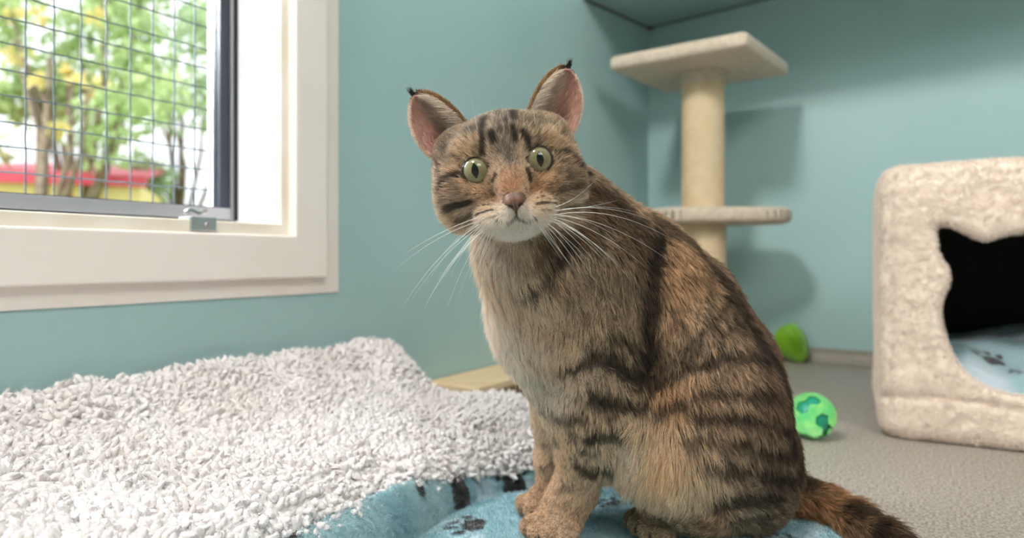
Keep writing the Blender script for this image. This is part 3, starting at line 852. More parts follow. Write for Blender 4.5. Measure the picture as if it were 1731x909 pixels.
# ================================================================ PLUSH CAT HOUSE
TH = math.radians(28.0)      # its front faces a little less to the right than the back wall
ha = RGT * math.cos(TH) - FWD * math.sin(TH)      # along the front, left to right
hb = RGT * math.sin(TH) + FWD * math.cos(TH)      # from front to back
hc0 = on_z(1489, 741, 0.0)                         # front left bottom corner
HW, HD, HH = 0.47, 0.38, 0.408
hole_px = [(1581, 381), (1586, 427), (1604, 455), (1607, 476), (1595, 497), (1590, 528), (1596, 562), (1609, 600), (1631, 630), (1665, 655), (1702, 668), (1731, 672)]
top_px = [(1731, 392), (1691, 399), (1665, 410), (1635, 393), (1601, 378)]
def front(px, py):
    r = ray(px, py); t = ((hc0 - CAM) @ hb) / (r @ hb); q = CAM + r * t - hc0
    return (q @ ha, q[2])
left = [front(*p) for p in hole_px]; tp_ = [front(*p) for p in top_px]
mx_ = HW / 2 - .002
half = tp_ + left
half = [p for p in half if p[0] < mx_ - .004]
poly = [(mx_, min(p[1] for p in left) - .001)] + [(2 * mx_ - x, z) for x, z in reversed([q for q in left if q[0] < mx_ - .004])] + [(2 * mx_ - x, z) for x, z in reversed([q for q in tp_ if q[0] < mx_ - .004])] + [(mx_, tp_[0][1] + .004)] + [q for q in tp_ if q[0] < mx_ - .004] + [q for q in left if q[0] < mx_ - .004]
def ch(p, n=1):
    p = np.array(p)
    for _ in range(n):
        p = np.stack([p * .8 + np.roll(p, -1, 0) * .2, p * .2 + np.roll(p, -1, 0) * .8], 1).reshape(-1, 2)
    return p
poly = ch(poly, 2)
FH = Field((-.03, -.03, -.01), (HW + .03, HD + .03, HH + .03), 0.0045)
sl_, X = FH.sub(FH.lo, FH.lo + FH.n * FH.h)
c = np.array([HW / 2, HD / 2, HH / 2]); rr = 0.026
qd = np.abs(X - c) - (c - rr)
outer = np.linalg.norm(np.maximum(qd, 0), axis=-1) + np.minimum(qd.max(-1), 0) - rr
lump = (vnoise(X, 22, 2) - .5) * .004 + (vnoise(X, 75, 3) - .5) * .0016
# stitched seam groove round the front panel's top and left, and a crease low down
seam = .004 * np.exp(-((X[..., 2] - (HH - .020)) / .004) ** 2) * (X[..., 1] < .03) + .004 * np.exp(-((X[..., 0] - .016) / .004) ** 2) * (X[..., 1] < .03)
seam = seam + .006 * np.exp(-((X[..., 2] - .062 - .006 * np.sin(X[..., 0] * 20)) / .006) ** 2) * (X[..., 1] < .05)
outer = outer + lump + seam
T_ = .028
ci = c.copy(); qd = np.abs(X - ci) - (ci - T_)
inner = np.linalg.norm(np.maximum(qd, 0), axis=-1) + np.minimum(qd.max(-1), 0)
h2 = poly_sd(np.stack([X[:, 0, :, 0].ravel(), X[:, 0, :, 2].ravel()], 1), poly).reshape(X.shape[0], X.shape[2])
hole = np.maximum(np.broadcast_to(h2[:, None, :], outer.shape), X[..., 1] - .06) + lump * .8
def smax(a, b, k):
    h = np.maximum(k - np.abs(a - b), 0) / k; return np.maximum(a, b) + h * h * k * .25
FH.D = smax(smax(outer, -inner, .006), -hole, .016).astype(np.float32)
Vh, Qh = FH.nets(); Vh = relax(Vh, Qh, 1)
Vh[:, 2] = np.maximum(Vh[:, 2], 0.0005)
toW = lambda v: hc0 + v[:, :1] * ha + v[:, 1:2] * hb + v[:, 2:] * UPV
hs = empty('cat_house', tuple(hc0 + ha * HW / 2 + hb * HD / 2), 'cream plush cube cat house with a cat head shaped opening', 'cat house')
Wv = toW(Vh)
vin = Vh
mesh_np('plush_shell', Wv, Qh, M['plush'], hs)
Nh = vnormals(Wv, Qh)
isout = ((inner.max() * 0 + np.minimum.reduce([Vh[:, 0], HW - Vh[:, 0], Vh[:, 1], HD - Vh[:, 1], HH - Vh[:, 2]])) < .02).astype(float)
isout *= (Vh[:, 2] > .004)
cpl = srgb_np([246, 229, 217])
cc_ = cpl * (0.95 + 0.10 * vnoise(Wv, 40, 5))[:, None]
vis_h = isout * np.where((Vh[:, 1] < .06) | (Vh[:, 0] < .05), 1.0, .15)
nap(Wv, Qh, Nh, cc_, 150000, vis_h, .0050, .00030, M['nap'], hs, 'plush_nap', 5, 1.4)
# dark lining
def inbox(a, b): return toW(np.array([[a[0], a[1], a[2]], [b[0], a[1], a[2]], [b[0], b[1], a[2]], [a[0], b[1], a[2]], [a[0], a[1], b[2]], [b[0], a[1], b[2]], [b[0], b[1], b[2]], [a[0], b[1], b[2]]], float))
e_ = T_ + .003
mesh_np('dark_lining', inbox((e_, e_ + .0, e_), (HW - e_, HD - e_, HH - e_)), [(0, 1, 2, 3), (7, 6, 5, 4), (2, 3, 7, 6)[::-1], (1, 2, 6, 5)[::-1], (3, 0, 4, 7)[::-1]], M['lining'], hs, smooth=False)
# blanket bundled inside
lx = np.arange(e_ + .004, HW - e_ - .004, .003); ly_ = np.arange(e_ + .002, HD - e_ - .004, .003)
gx, gy = np.meshgrid(lx, ly_, indexing='ij'); q = np.stack([gx.ravel(), gy.ravel(), 0 * gx.ravel()], 1)
zz = .068 + .05 * sstep(.02, .22, q[:, 1]) + .028 * vnoise(q, 9, 44) + .012 * vnoise(q, 26, 45)
zz = zz * sstep(-.02, .04, q[:, 1] - e_) 
zz = np.maximum(zz, e_ + .002)
ii = np.arange(len(q)).reshape(gx.shape)
Qi = np.stack([ii[:-1, :-1], ii[1:, :-1], ii[1:, 1:], ii[:-1, 1:]], -1).reshape(-1, 4)
def inh(px, py, z):
    q_ = on_z(px, py, z) - hc0; return q_ @ ha, q_ @ hb
pi = [(*inh(1672, 634, .088), .5, .026), (*inh(1632, 612, .09), 2, .018), (*inh(1626, 588, .10), .3, .018), (*inh(1640, 572, .125), 1.3, .02), (*inh(1700, 600, .105), 3, .022), (*inh(1680, 572, .125), 1, .02), (*inh(1724, 640, .09), 3.4, .018), (*inh(1725, 570, .13), 2, .02)]
ik = paw_mask(q[:, :2], pi)
bc2 = c_blue * .95 + (c_pale - c_blue * .95) * sstep(.35, .65, vnoise(q, 14, 8))[:, None]; bc2 = bc2 + (c_ink - bc2) * ik[:, None]
ib = empty('paw_print_blanket', tuple(hc0 + ha * HW / 2 + hb * HD / 2 + UPV * .03), 'light blue paw print blanket bundled inside the cream cat house', 'blanket')
mesh_np('blanket_cloth', toW(np.column_stack([q[:, :2], zz])), Qi, M['blue'], ib, col=bc2)
# ================================================================ THE CAT
CATB = on_z(1080, 880, .012)
cat = empty('cat', (CATB[0], CATB[1], 0.012), 'brown tabby cat with white chin sitting upright on the blue blanket', 'cat')
# ---- head frame: origin between the eyes, hz towards the viewer
E0 = P(858, 279, .46)
hz_ = unit(CAM - E0 + RGT * .012 + UPV * .012)
rl = math.atan2(19, 105)
hx0 = unit(np.cross(UPV, hz_)); hu0 = np.cross(hz_, hx0)
hx_ = hx0 * math.cos(rl) + hu0 * math.sin(rl); hu_ = -hx0 * math.sin(rl) + hu0 * math.cos(rl)
HR = np.stack([hx_, hu_, hz_])
def H(x, y, z): return E0 + hx_ * x + hu_ * y + hz_ * z
def toH(p): return (p - E0) @ HR.T
# ---- signed distance field
allp = np.array([P(690, 90, .55), P(1010, 90, .40), P(1560, 905, .5), P(1700, 1000, .8), P(820, 920, .52), P(820, 700, .75), P(1380, 600, .80)])
tail_px = [(1295, 808, .675, .029), (1342, 836, .665, .027), (1395, 855, .650, .0245), (1445, 880, .620, .0225), (1500, 915, .585, .021), (1560, 962, .545, .020), (1640, 1030, .50, .019)]
tl = [(P(a, b, d), r) for a, b, d, r in tail_px]
lo = np.minimum.reduce([P(690, 100, .60), P(1640, 1030, .5), P(850, 900, .5), P(1340, 700, .8), P(1200, 850, .8)]) - .05
hi = np.maximum.reduce([P(980, 100, .60), P(1640, 1030, .5), P(1340, 700, .8), P(1200, 850, .8)]) + .06
lo[2] = -.01
S_ = Field(lo, hi, 0.0019)
def cn(A, B, k=.02): S_.cone(P(*A[:3]), P(*B[:3]), A[3], B[3], k)
# torso
cn((1000, 470, .615, .060), (1065, 512, .635, .072), .03)
cn((1065, 512, .635, .072), (1116, 595, .650, .079), .03)
cn((1116, 595, .650, .079), (1156, 695, .660, .078), .03)
cn((1156, 695, .660, .078), (1208, 765, .665, .064), .03)
cn((1068, 458, .640, .040), (1152, 520, .655, .045), .025)     # withers and spine
cn((1152, 520, .655, .045), (1212, 620, .665, .049), .025)
cn((1212, 620, .665, .049), (1242, 740, .668, .051), .03)
# neck
cn((905, 345, .535, .046), (950, 420, .580, .056), .02)
cn((950, 420, .580, .056), (1010, 480, .615, .068), .03)
cn((955, 378, .560, .036), (1055, 452, .620, .045), .03)
cn((885, 430, .565, .034), (925, 530, .600, .044), .03)
# chest
cn((925, 530, .600, .044), (965, 610, .610, .044), .03)
cn((985, 560, .615, .062), (1010, 640, .625, .054), .03)
cn((1010, 640, .625, .050), (1110, 690, .650, .060), .03)
# near foreleg
cn((1035, 590, .600, .044), (1016, 690, .594, .037), .02)
cn((1016, 690, .594, .037), (992, 768, .599, .0240), .03)
cn((993, 755, .598, .0235), (972, 825, .604, .0190), .01)
cn((972, 825, .604, .0190), (955, 862, .606, .0180), .01)
# far foreleg
cn((960, 620, .655, .040), (945, 700, .650, .024), .02)
cn((945, 700, .650, .024), (938, 770, .645, .0175), .01)
cn((938, 770, .650, .0175), (932, 842, .655, .0150), .01)
def paw(wr, fwd_, zf, s=1.0, spread=1.0, k=.006):
    """wr wrist point, fwd_ unit direction on the ground, four toes"""
    f = unit(np.array([fwd_[0], fwd_[1], 0.0])); sdv = np.array([-f[1], f[0], 0])
    b = np.array([wr[0], wr[1], zf + .0125 * s])
    S_.cone(wr, b + f * .006 * s, .0165 * s, .0150 * s, .010)
    S_.ell(b + f * .010 * s, (.0185 * s, .0170 * s, .0125 * s), np.stack([f, sdv, UPV]), .008)
    tips = []
    for i, o_ in enumerate((-1.5, -.5, .5, 1.5)):
        fl = (.0215, .0270, .0270, .0215)[i] * s
        t0 = b + f * fl * .45 + sdv * o_ * .0082 * s * spread
        t1 = b + f * fl + sdv * o_ * .0114 * s * spread + UPV * (-.0035 * s)
        S_.cone(t0, t1, .0074 * s, .0078 * s, .0014)
        tips.append((t0, t1))
    return tips
GZ = .0125
tipsA = paw(P(952, 858, .606), -FWD * .72 - RGT * .55, GZ, 1.18)
tipsB = paw(P(930, 842, .658), -FWD * .5 - RGT * .8, GZ, 1.0)
# near hind leg
S_.ell(P(1172, 715, .615), (.076, .086, .050), np.stack([RGT, UPV, FWD]), .03)
cn((1200, 690, .625, .058), (1130, 742, .592, .044), .03)
cn((1130, 742, .592, .044), (1165, 800, .600, .038), .03)
cn((1165, 792, .608, .038), (1255, 832, .622, .026), .03)
cn((1190, 790, .620, .050), (1262, 800, .640, .042), .03)
cn((1275, 832, .625, .022), (1180, 858, .620, .0165), .02)
cn((1180, 858, .620, .0165), (1128, 860, .614, .0165), .01)
tipsC = paw(P(1128, 860, .612), -FWD * .50 - RGT * .86, GZ, 1.15)
# far hind leg (behind)
cn((1200, 730, .700, .055), (1120, 760, .715, .040), .03)
cn((1120, 770, .715, .034), (1150, 835, .710, .018), .02)
tipsD = paw(P(1130, 838, .705), -FWD * .3 - RGT * .95, GZ, 1.0)
# tail
for (a, ra), (b, rb) in zip(tl[:-1], tl[1:]): S_.cone(a, b, ra * .66, rb * .66, .012)
# ---- head
def hell(c, r, k=.008, op='union', R=None): S_.ell(H(*c), r, HR if R is None else R, k, op)
def hcn(a, b, ra, rb, k=.006, op='union'): S_.cone(H(*a), H(*b), ra, rb, k, op)
hell((0, .003, -.046), (.0475, .0375, .046), .012)
hell((0, .017, -.030), (.0310, .0185, .0270), .012)
for s in (-1, 1): hell((s * .034, .014, -.046), (.0185, .0195, .020), .012)
if 1: pass          # forehead
hcn((0, .012, -.010), (0, -.016, .006), .0130, .0100, .012)    # bridge
hcn((0, -.016, .006), (0, -.0255, .0145), .0092, .0068, .006)    # nose
for s in (-1, 1):
    hell((s * .0325, -.0170, -.032), (.0225, .0250, .0270), .014)  # cheeks
    hell((s * .0215, .0165, -.016), (.0150, .0085, .0120), .010) # brows
    hell((s * .0235, -.0150, -.0120), (.0150, .0105, .0120), .010)  # under eye
    hell((s * .0100, -.0345, .0055), (.0125, .0092, .0125), .006)  # whisker pads
    hell((s * .0175, -.0345, -.0030), (.0120, .0100, .0120), .008)
hell((0, -.0430, -.0050), (.0125, .0072, .0125), .006)         # chin
hell((0, -.038, -.0250), (.0260, .0150, .0260), .012)          # jaw
ER = .0112
eyes = []
for s in (-1, 1):
    ec_ = (s * .0222, 0.0, -.0085)
    ea = unit(H(s * .0222 + s * .10, .010, 1.0) - H(s * .0222, 0, 0))
    eyes.append((H(*ec_), ea, s))
    S_.ell(H(s * .0222, -.0006, -.0020), (.0110, .0098, .0072), HR, .006, 'sub')
    S_.cone(H(*ec_), H(*ec_), ER + .0002, ER + .0002, .001, 'sub')
    ex = unit(hx_ - ea * (hx_ @ ea)); eu = np.cross(ea, ex)
    S_.torus(H(*ec_) + ea * .0056, np.stack([ex, eu, ea]), .0095, .00170, .0028)
    hell((s * .0105, -.0062, -.0005), (.0040, .0030, .004), .005)   # inner corner
for s in (-1, 1):
    hcn((s * .0042, -.0285, .0215), (s * .0078, -.0262, .0165), .0009, .0013, .001, 'sub')   # nostrils
hcn((0, -.0310, .0200), (0, -.0372, .0185), .0007, .0008, .0012, 'sub')
for s in (-1, 1): hcn((0, -.0372, .0180), (s * .0120, -.0408, .0110), .0009, .0008, .0014, 'sub')
Vc, Qc = S_.nets()
Vc = relax(Vc, Qc, 2, .5)
del S_
# ---- ears, joined to the body's surface
def ear(s):
    A0, B0, T0 = np.array([s * .0200, .030, -.040]), np.array([s * .0560, .0165, -.050]), np.array([s * .0600, .0650, -.047])
    ns, nt = 44, 40
    g = np.linspace(0, 1, ns)[:, None, None]; t = np.linspace(-1, 1, nt)[None, :, None]
    tv = np.array([s * .0052, -.0042, 0])
    A = A0 + (T0 - tv - A0) * g + np.array([s * -.0020, .0040, 0]) * np.sin(np.pi * g)
    B = B0 + (T0 + tv - B0) * g + np.array([s * .0050, .0, 0]) * np.sin(np.pi * g ** .8)
    Pm = (A + B) / 2 + (B - A) / 2 * t * np.sqrt(np.clip(1 - g ** 9, 0, 1))
    dep = (.021 * (1 - g) ** .6) * (1 - np.abs(t) ** 2.4)
    # the cup opens forward and a little outward
    Pm = Pm + np.array([s * -.25, .10, -1.0]) * dep
    Pm[..., 2:] += (.007 * (1 - g) * t + .004 * np.sin(np.pi * g))
    # narrow tip, rounded
    F_ = Pm.reshape(-1, 3)
    i = np.arange(ns - 1)[:, None] * nt; j = np.arange(nt - 1)[None]
    Q = np.stack([i + j, i + j + 1, i + nt + j + 1, i + nt + j], -1).reshape(-1, 4)
    N = vnormals(F_, Q)
    if N[:, 2].mean() < 0: Q = Q[:, ::-1]; N = -N
    n = len(F_); th = .0009
    V2 = np.concatenate([F_ + N * th, F_ - N * th])
    Q2 = [Q, Q[:, ::-1] + n]
    bd_ = list(range(nt)) + [k * nt + nt - 1 for k in range(1, ns)] + [(ns - 1) * nt + k for k in range(nt - 2, -1, -1)] + [k * nt for k in range(ns - 2, 0, -1)]
    bd_ = np.array(bd_); b2_ = np.roll(bd_, -1)
    Q2.append(np.stack([bd_, b2_, b2_ + n, bd_ + n], 1))
    gg = np.broadcast_to(g, (ns, nt, 1)).reshape(-1); tt = np.broadcast_to(t, (ns, nt, 1)).reshape(-1)
    return F_, N, Q, V2, np.concatenate(Q2), gg, tt
ears = [ear(-1), ear(1)]
nb = len(Vc); VV_, QQ_ = [Vc], [Qc]; o_ = nb
for F_, N_, Q_, V2, Q2, gg, tt in ears:
    VV_.append(E0 + V2 @ HR); QQ_.append(Q2 + o_); o_ += len(V2)
Vall = np.concatenate(VV_); Qall = np.concatenate(QQ_)
Nall = vnormals(Vall, Qall); Nc = Nall[:nb]
CT = BVHTree.FromPolygons(Vc.tolist(), Qc.tolist())
def hit(px, py):
    r = unit(ray(px, py)); h = CT.ray_cast(Vector(CAM), Vector(r))
    if h[0] is None:
        h = CT.find_nearest(Vector(P(px, py, .60)))
    return np.array(h[0])
# ---- coat
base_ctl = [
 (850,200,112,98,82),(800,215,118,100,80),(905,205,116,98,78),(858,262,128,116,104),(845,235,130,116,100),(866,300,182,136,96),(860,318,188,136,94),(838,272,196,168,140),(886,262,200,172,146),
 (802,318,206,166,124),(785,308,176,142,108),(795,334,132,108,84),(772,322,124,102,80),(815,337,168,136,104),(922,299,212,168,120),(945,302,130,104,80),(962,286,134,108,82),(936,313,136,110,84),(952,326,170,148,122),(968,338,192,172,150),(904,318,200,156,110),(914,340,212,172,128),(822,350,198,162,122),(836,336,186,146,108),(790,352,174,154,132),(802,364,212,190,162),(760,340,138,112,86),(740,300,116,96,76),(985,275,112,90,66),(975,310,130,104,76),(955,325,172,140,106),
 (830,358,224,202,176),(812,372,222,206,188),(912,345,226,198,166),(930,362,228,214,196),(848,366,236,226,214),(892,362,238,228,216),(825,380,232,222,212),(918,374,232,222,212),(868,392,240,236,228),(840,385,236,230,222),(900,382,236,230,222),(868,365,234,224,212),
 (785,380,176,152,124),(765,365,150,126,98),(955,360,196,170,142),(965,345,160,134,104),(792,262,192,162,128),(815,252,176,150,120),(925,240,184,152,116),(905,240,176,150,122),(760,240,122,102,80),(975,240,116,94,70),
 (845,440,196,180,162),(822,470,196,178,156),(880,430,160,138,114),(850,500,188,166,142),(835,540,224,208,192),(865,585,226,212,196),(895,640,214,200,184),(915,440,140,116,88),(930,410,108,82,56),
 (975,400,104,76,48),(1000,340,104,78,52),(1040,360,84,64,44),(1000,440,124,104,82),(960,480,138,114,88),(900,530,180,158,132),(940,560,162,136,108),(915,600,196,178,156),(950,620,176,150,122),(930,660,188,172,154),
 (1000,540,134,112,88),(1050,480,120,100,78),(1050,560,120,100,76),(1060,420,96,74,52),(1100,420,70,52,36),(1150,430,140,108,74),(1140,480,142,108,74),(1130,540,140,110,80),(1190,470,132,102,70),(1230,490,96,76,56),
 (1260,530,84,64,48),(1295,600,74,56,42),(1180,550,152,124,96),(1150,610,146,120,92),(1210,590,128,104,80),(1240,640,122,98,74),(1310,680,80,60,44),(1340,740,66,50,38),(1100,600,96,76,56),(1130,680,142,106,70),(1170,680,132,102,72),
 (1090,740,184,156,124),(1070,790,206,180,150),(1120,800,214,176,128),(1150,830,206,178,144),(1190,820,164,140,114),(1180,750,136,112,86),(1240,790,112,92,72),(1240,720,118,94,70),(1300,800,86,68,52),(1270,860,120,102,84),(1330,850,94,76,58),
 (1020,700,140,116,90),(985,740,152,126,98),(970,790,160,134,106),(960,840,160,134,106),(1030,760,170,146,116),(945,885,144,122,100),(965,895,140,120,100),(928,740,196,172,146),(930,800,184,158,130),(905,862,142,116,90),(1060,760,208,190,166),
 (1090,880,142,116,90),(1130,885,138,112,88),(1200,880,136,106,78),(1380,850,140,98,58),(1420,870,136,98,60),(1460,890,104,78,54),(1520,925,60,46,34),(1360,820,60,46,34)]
bc_p = np.array([hit(a, b) for a, b, *_ in base_ctl]); bc_c = srgb_np([c[2:] for c in base_ctl])
pw_ = np.array([q + UPV * .008 for tips in (tipsA, tipsB, tipsC, tipsD) for t_ in tips for q in t_])
bc_p = np.concatenate([bc_p, pw_]); bc_c = np.concatenate([bc_c, np.tile(srgb_np([140, 112, 84]), (len(pw_), 1))])
# the other flank is not seen: the same colours mirrored through the animal's middle plane
def idw(p, cp, cv, s):
    out = np.zeros((len(p), cv.shape[1]))
    for a in range(0, len(p), 20000):
        q = p[a:a + 20000]; d2 = ((q[:, None] - cp[None]) ** 2).sum(2)
        w = 1.0 / (d2 + s * s) ** 2
        out[a:a + 20000] = (w @ cv) / w.sum(1, keepdims=True)
    return out
# stripes: pixel polylines laid onto the coat, width in pixels, strength
stripes = [
 ([(818,204),(817,236),(818,258)],6.7,0.98),([(830,224),(836,240)],5.6,0.98),([(865,215),(869,236)],5.6,0.98),([(884,224),(893,247)],6.7,0.98),([(820,190),(818,204)],7.8,0.98),([(866,190),(869,204)],6.7,0.98),([(842,190),(846,222)],5.6,0.78),([(800,215),(806,250)],5.6,0.45),([(905,215),(908,240)],5.6,0.45),([(855,200),(857,222)],4.5,0.78),
 ([(780,291),(756,301),(744,322)],5.0,0.98),([(757,352),(775,345),(796,339)],5.6,0.98),([(740,312),(751,337)],5.6,0.65),([(775,372),(800,362)],5.6,0.59),([(738,270),(748,300)],5.6,0.65),([(770,262),(785,277)],4.5,0.52),
 ([(934,258),(958,259),(976,279),(993,296)],5.0,0.98),([(945,320),(965,312),(985,318)],5.6,0.65),([(960,300),(985,292)],5.6,0.59),([(950,225),(975,245)],5.6,0.52),([(960,345),(985,340)],5.6,0.65),
 ([(838,296),(833,306)],3.9,0.98),([(891,288),(896,304)],5.0,0.98),([(888,318),(891,326)],2.2,0.78),([(840,318),(842,326)],2.2,0.78),
 ([(872,353),(873,366)],2.2,0.98),([(873,367),(858,376),(840,374)],2.9,0.85),([(873,367),(888,375),(906,369)],2.9,0.85),
 ([(818,347),(819,347)],2.6,0.98),([(826,346),(827,346)],2.6,0.98),([(833,340),(834,340)],2.2,0.91),([(806,364),(820,358),(834,355)],2.2,0.91),([(822,370),(838,366)],2.0,0.65),([(908,335),(909,335)],2.6,0.98),([(916,332),(918,332)],2.6,0.98),([(907,345),(920,343),(938,344)],2.5,0.91),([(915,355),(932,355)],2.0,0.65),([(914,326),(915,326)],2.2,0.78),
 ([(884,500),(905,490),(922,477),(946,436),(962,411)],10,.85),([(905,450),(925,425),(935,405)],9,.5),([(990,420),(1010,395),(1020,350)],9,.5),([(960,500),(990,470),(1010,430)],8,.25),([(1010,330),(1045,350),(1090,385)],14,.6),
 ([(1113,398),(1103,456),(1100,520),(1096,568),(1088,640)],15.6,0.98),([(1070,400),(1080,450),(1078,500)],9.6,0.47),([(1120,395),(1160,400),(1215,440)],12.0,0.81),
 ([(1005,600),(1025,606),(1050,625),(1082,646)],15.6,0.98),([(950,628),(985,615),(1008,606)],9.6,0.94),([(1005,672),(1040,684),(1085,690)],13.2,0.98),([(940,580),(965,565)],8.4,0.47),([(1030,570),(1060,580),(1085,600)],9.6,0.68),
 ([(995,742),(1020,734),(1058,740)],10.8,0.98),([(979,788),(1002,800),(1034,791)],9.6,0.98),([(915,692),(935,704),(985,708)],10,.7),([(985,762),(1010,766)],7.2,0.68),([(960,720),(975,742)],7.2,0.54),([(948,830),(965,822)],6.0,0.47),
 ([(920,752),(945,746)],6.0,0.61),([(918,790),(940,786)],6.0,0.47),
 ([(1100,664),(1160,622),(1230,602),(1295,612)],9.2,0.87),([(1110,704),(1200,664),(1300,672)],9.2,0.87),([(1170,705),(1250,706),(1330,728)],10.3,0.94),([(1150,742),(1240,747),(1325,772)],9.2,0.80),([(1190,786),(1270,796),(1340,815)],9.2,0.87),
 ([(1100,650),(1150,590),(1205,545),(1245,488)],9.2,0.72),([(1150,610),(1225,562),(1275,535)],8.0,0.72),([(1190,560),(1200,500),(1190,450)],9.2,0.51),([(1230,560),(1240,520)],8.0,0.58),([(1130,520),(1160,570)],6.9,0.43),([(1205,850),(1250,842),(1310,842)],11.5,0.95),([(1240,880),(1300,870)],8.0,0.58),
 ([(1110,378),(1170,398),(1215,425),(1265,492),(1312,580),(1342,670),(1354,760)],20,.8),
 ([(1352,790),(1375,802),(1440,834),(1510,880),(1565,915)],13,.85),([(1440,880),(1452,860)],9,.5),([(1490,905),(1500,885)],10,.8),([(1540,940),(1552,920)],12,.8),
 ([(1110,868),(1120,880)],3,.3)]
sg = []
for L_, w_, k_ in stripes:
    q = [hit(*p) for p in L_]
    for a, b in zip(q[:-1], q[1:]): sg.append((a, b, w_ * np.linalg.norm((a + b) / 2 - CAM) / F, k_))
for tips in (tipsA, tipsB, tipsC, tipsD):  # gaps between the toes darkened in the coat colour, in place of shade
    for (a0, a1), (b0, b1) in zip(tips[:-1], tips[1:]):
        e_ = unit(a1 - a0)
        sg.append(((a0 + b0) / 2 + UPV * .005, (a1 + b1) / 2 + e_ * .007 + UPV * .002, .0013, .97))
        sg.append(((a1 + b1) / 2 + e_ * .007 + UPV * .002, (a1 + b1) / 2 + e_ * .007 - UPV * .010, .0013, .97))
def stripe_gap_at(p):
    v = np.zeros(len(p))
    wob = (vnoise(p, 160, 71) - .5) * .9
    for a, b, w_, k_ in sg:
        m = np.linalg.norm(p - (a + b) / 2, axis=1) < np.linalg.norm(a - b) / 2 + w_ * 2.5
        if not m.any(): continue
        q = p[m]; ab = b - a; t = np.clip(((q - a) @ ab) / max(ab @ ab, 1e-9), 0, 1)
        d = np.linalg.norm(q - a - t[:, None] * ab, axis=1) / (w_ * 1.2)
        small = w_ < .0016
        d = d + wob[m] * (0.15 if small else .6)
        v[m] = np.maximum(v[m], k_ * (1 - sstep(.45, 1.35, d)))
    return v
midN = RGT * 0 + FWD    # animal's far side lies further along FWD
def coat(p, nrm=None):
    c = idw(p, bc_p, bc_c, .006)
    s = stripe_gap_at(p)
    # the flank turned away repeats mackerel bands
    far = sstep(.66, .70, (p - CAM) @ FWD) * sstep(.03, .08, p[:, 2])
    q = (p - CAM) @ RGT; band = sstep(.5, .8, .5 + .5 * np.sin(q * 150 + 6 * vnoise(p, 20, 77)))
    s = np.maximum(s, far * band * .7)
    return c, s
M['skin'] = tone_mat('coat_underlayer', 0.8)
hc_ = toH(Vall)
cS, sS = coat(Vall)
dark = srgb_np([30, 24, 20])
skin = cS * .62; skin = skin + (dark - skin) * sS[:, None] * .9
# eyelid rims, lips and nose leather
for ec, ea, s in eyes:
    d = np.linalg.norm(Vall - (ec + ea * .0052), axis=1)
    m = 1 - sstep(.0104, .0112, d); skin = skin + (srgb_np([34, 24, 20]) - skin) * m[:, None]
nose_d = hc_ - np.array([0, -.0262, .0205])
nwid = np.interp(hc_[:, 1], [-.0330, -.0308, -.0285, -.0262, -.0225, -.0200, -.0185], [.0002, .0014, .0046, .0082, .0084, .0066, .0002])
nm = np.clip(1 - np.abs(hc_[:, 0]) / nwid, -1, 1)
nmk = sstep(0, .12, nm) * (nose_d[:, 2] > -.014) * (np.abs(hc_[:, 1] + .0258) < .0066)
skin = skin + (srgb_np([150, 104, 88]) - skin) * nmk[:, None]
rim_ = nmk * (1 - sstep(.05, .30, nm)); skin = skin + (srgb_np([60, 38, 32]) - skin) * (rim_ * .8)[:, None]
for s in (-1, 1):
    d = np.linalg.norm(hc_ - np.array([s * .0058, -.0276, .0195]), axis=1); skin = skin * (1 - .9 * (1 - sstep(.0014, .0026, d)))[:, None]
# ears
o_ = nb
for F_, N_, Q_, V2, Q2, gg, tt in ears:
    n = len(F_)
    pink = srgb_np([222, 160, 150]); pale = srgb_np([206, 182, 164]); brn = srgb_np([122, 98, 72])
    w1 = sstep(.05, .6, 1 - gg) * (1 - .6 * np.abs(tt))
    inn = pale + (pink - pale) * w1[:, None]
    inn = inn * (1 - .35 * sstep(.8, 1, gg))[:, None]
    skin[o_:o_ + n] = inn; skin[o_ + n:o_ + 2 * n] = brn
    o_ += 2 * n
mesh_np('body', Vall, Qall, M['skin'], cat, col=skin)
b_ = M['skin'].node_tree.nodes['Principled BSDF']
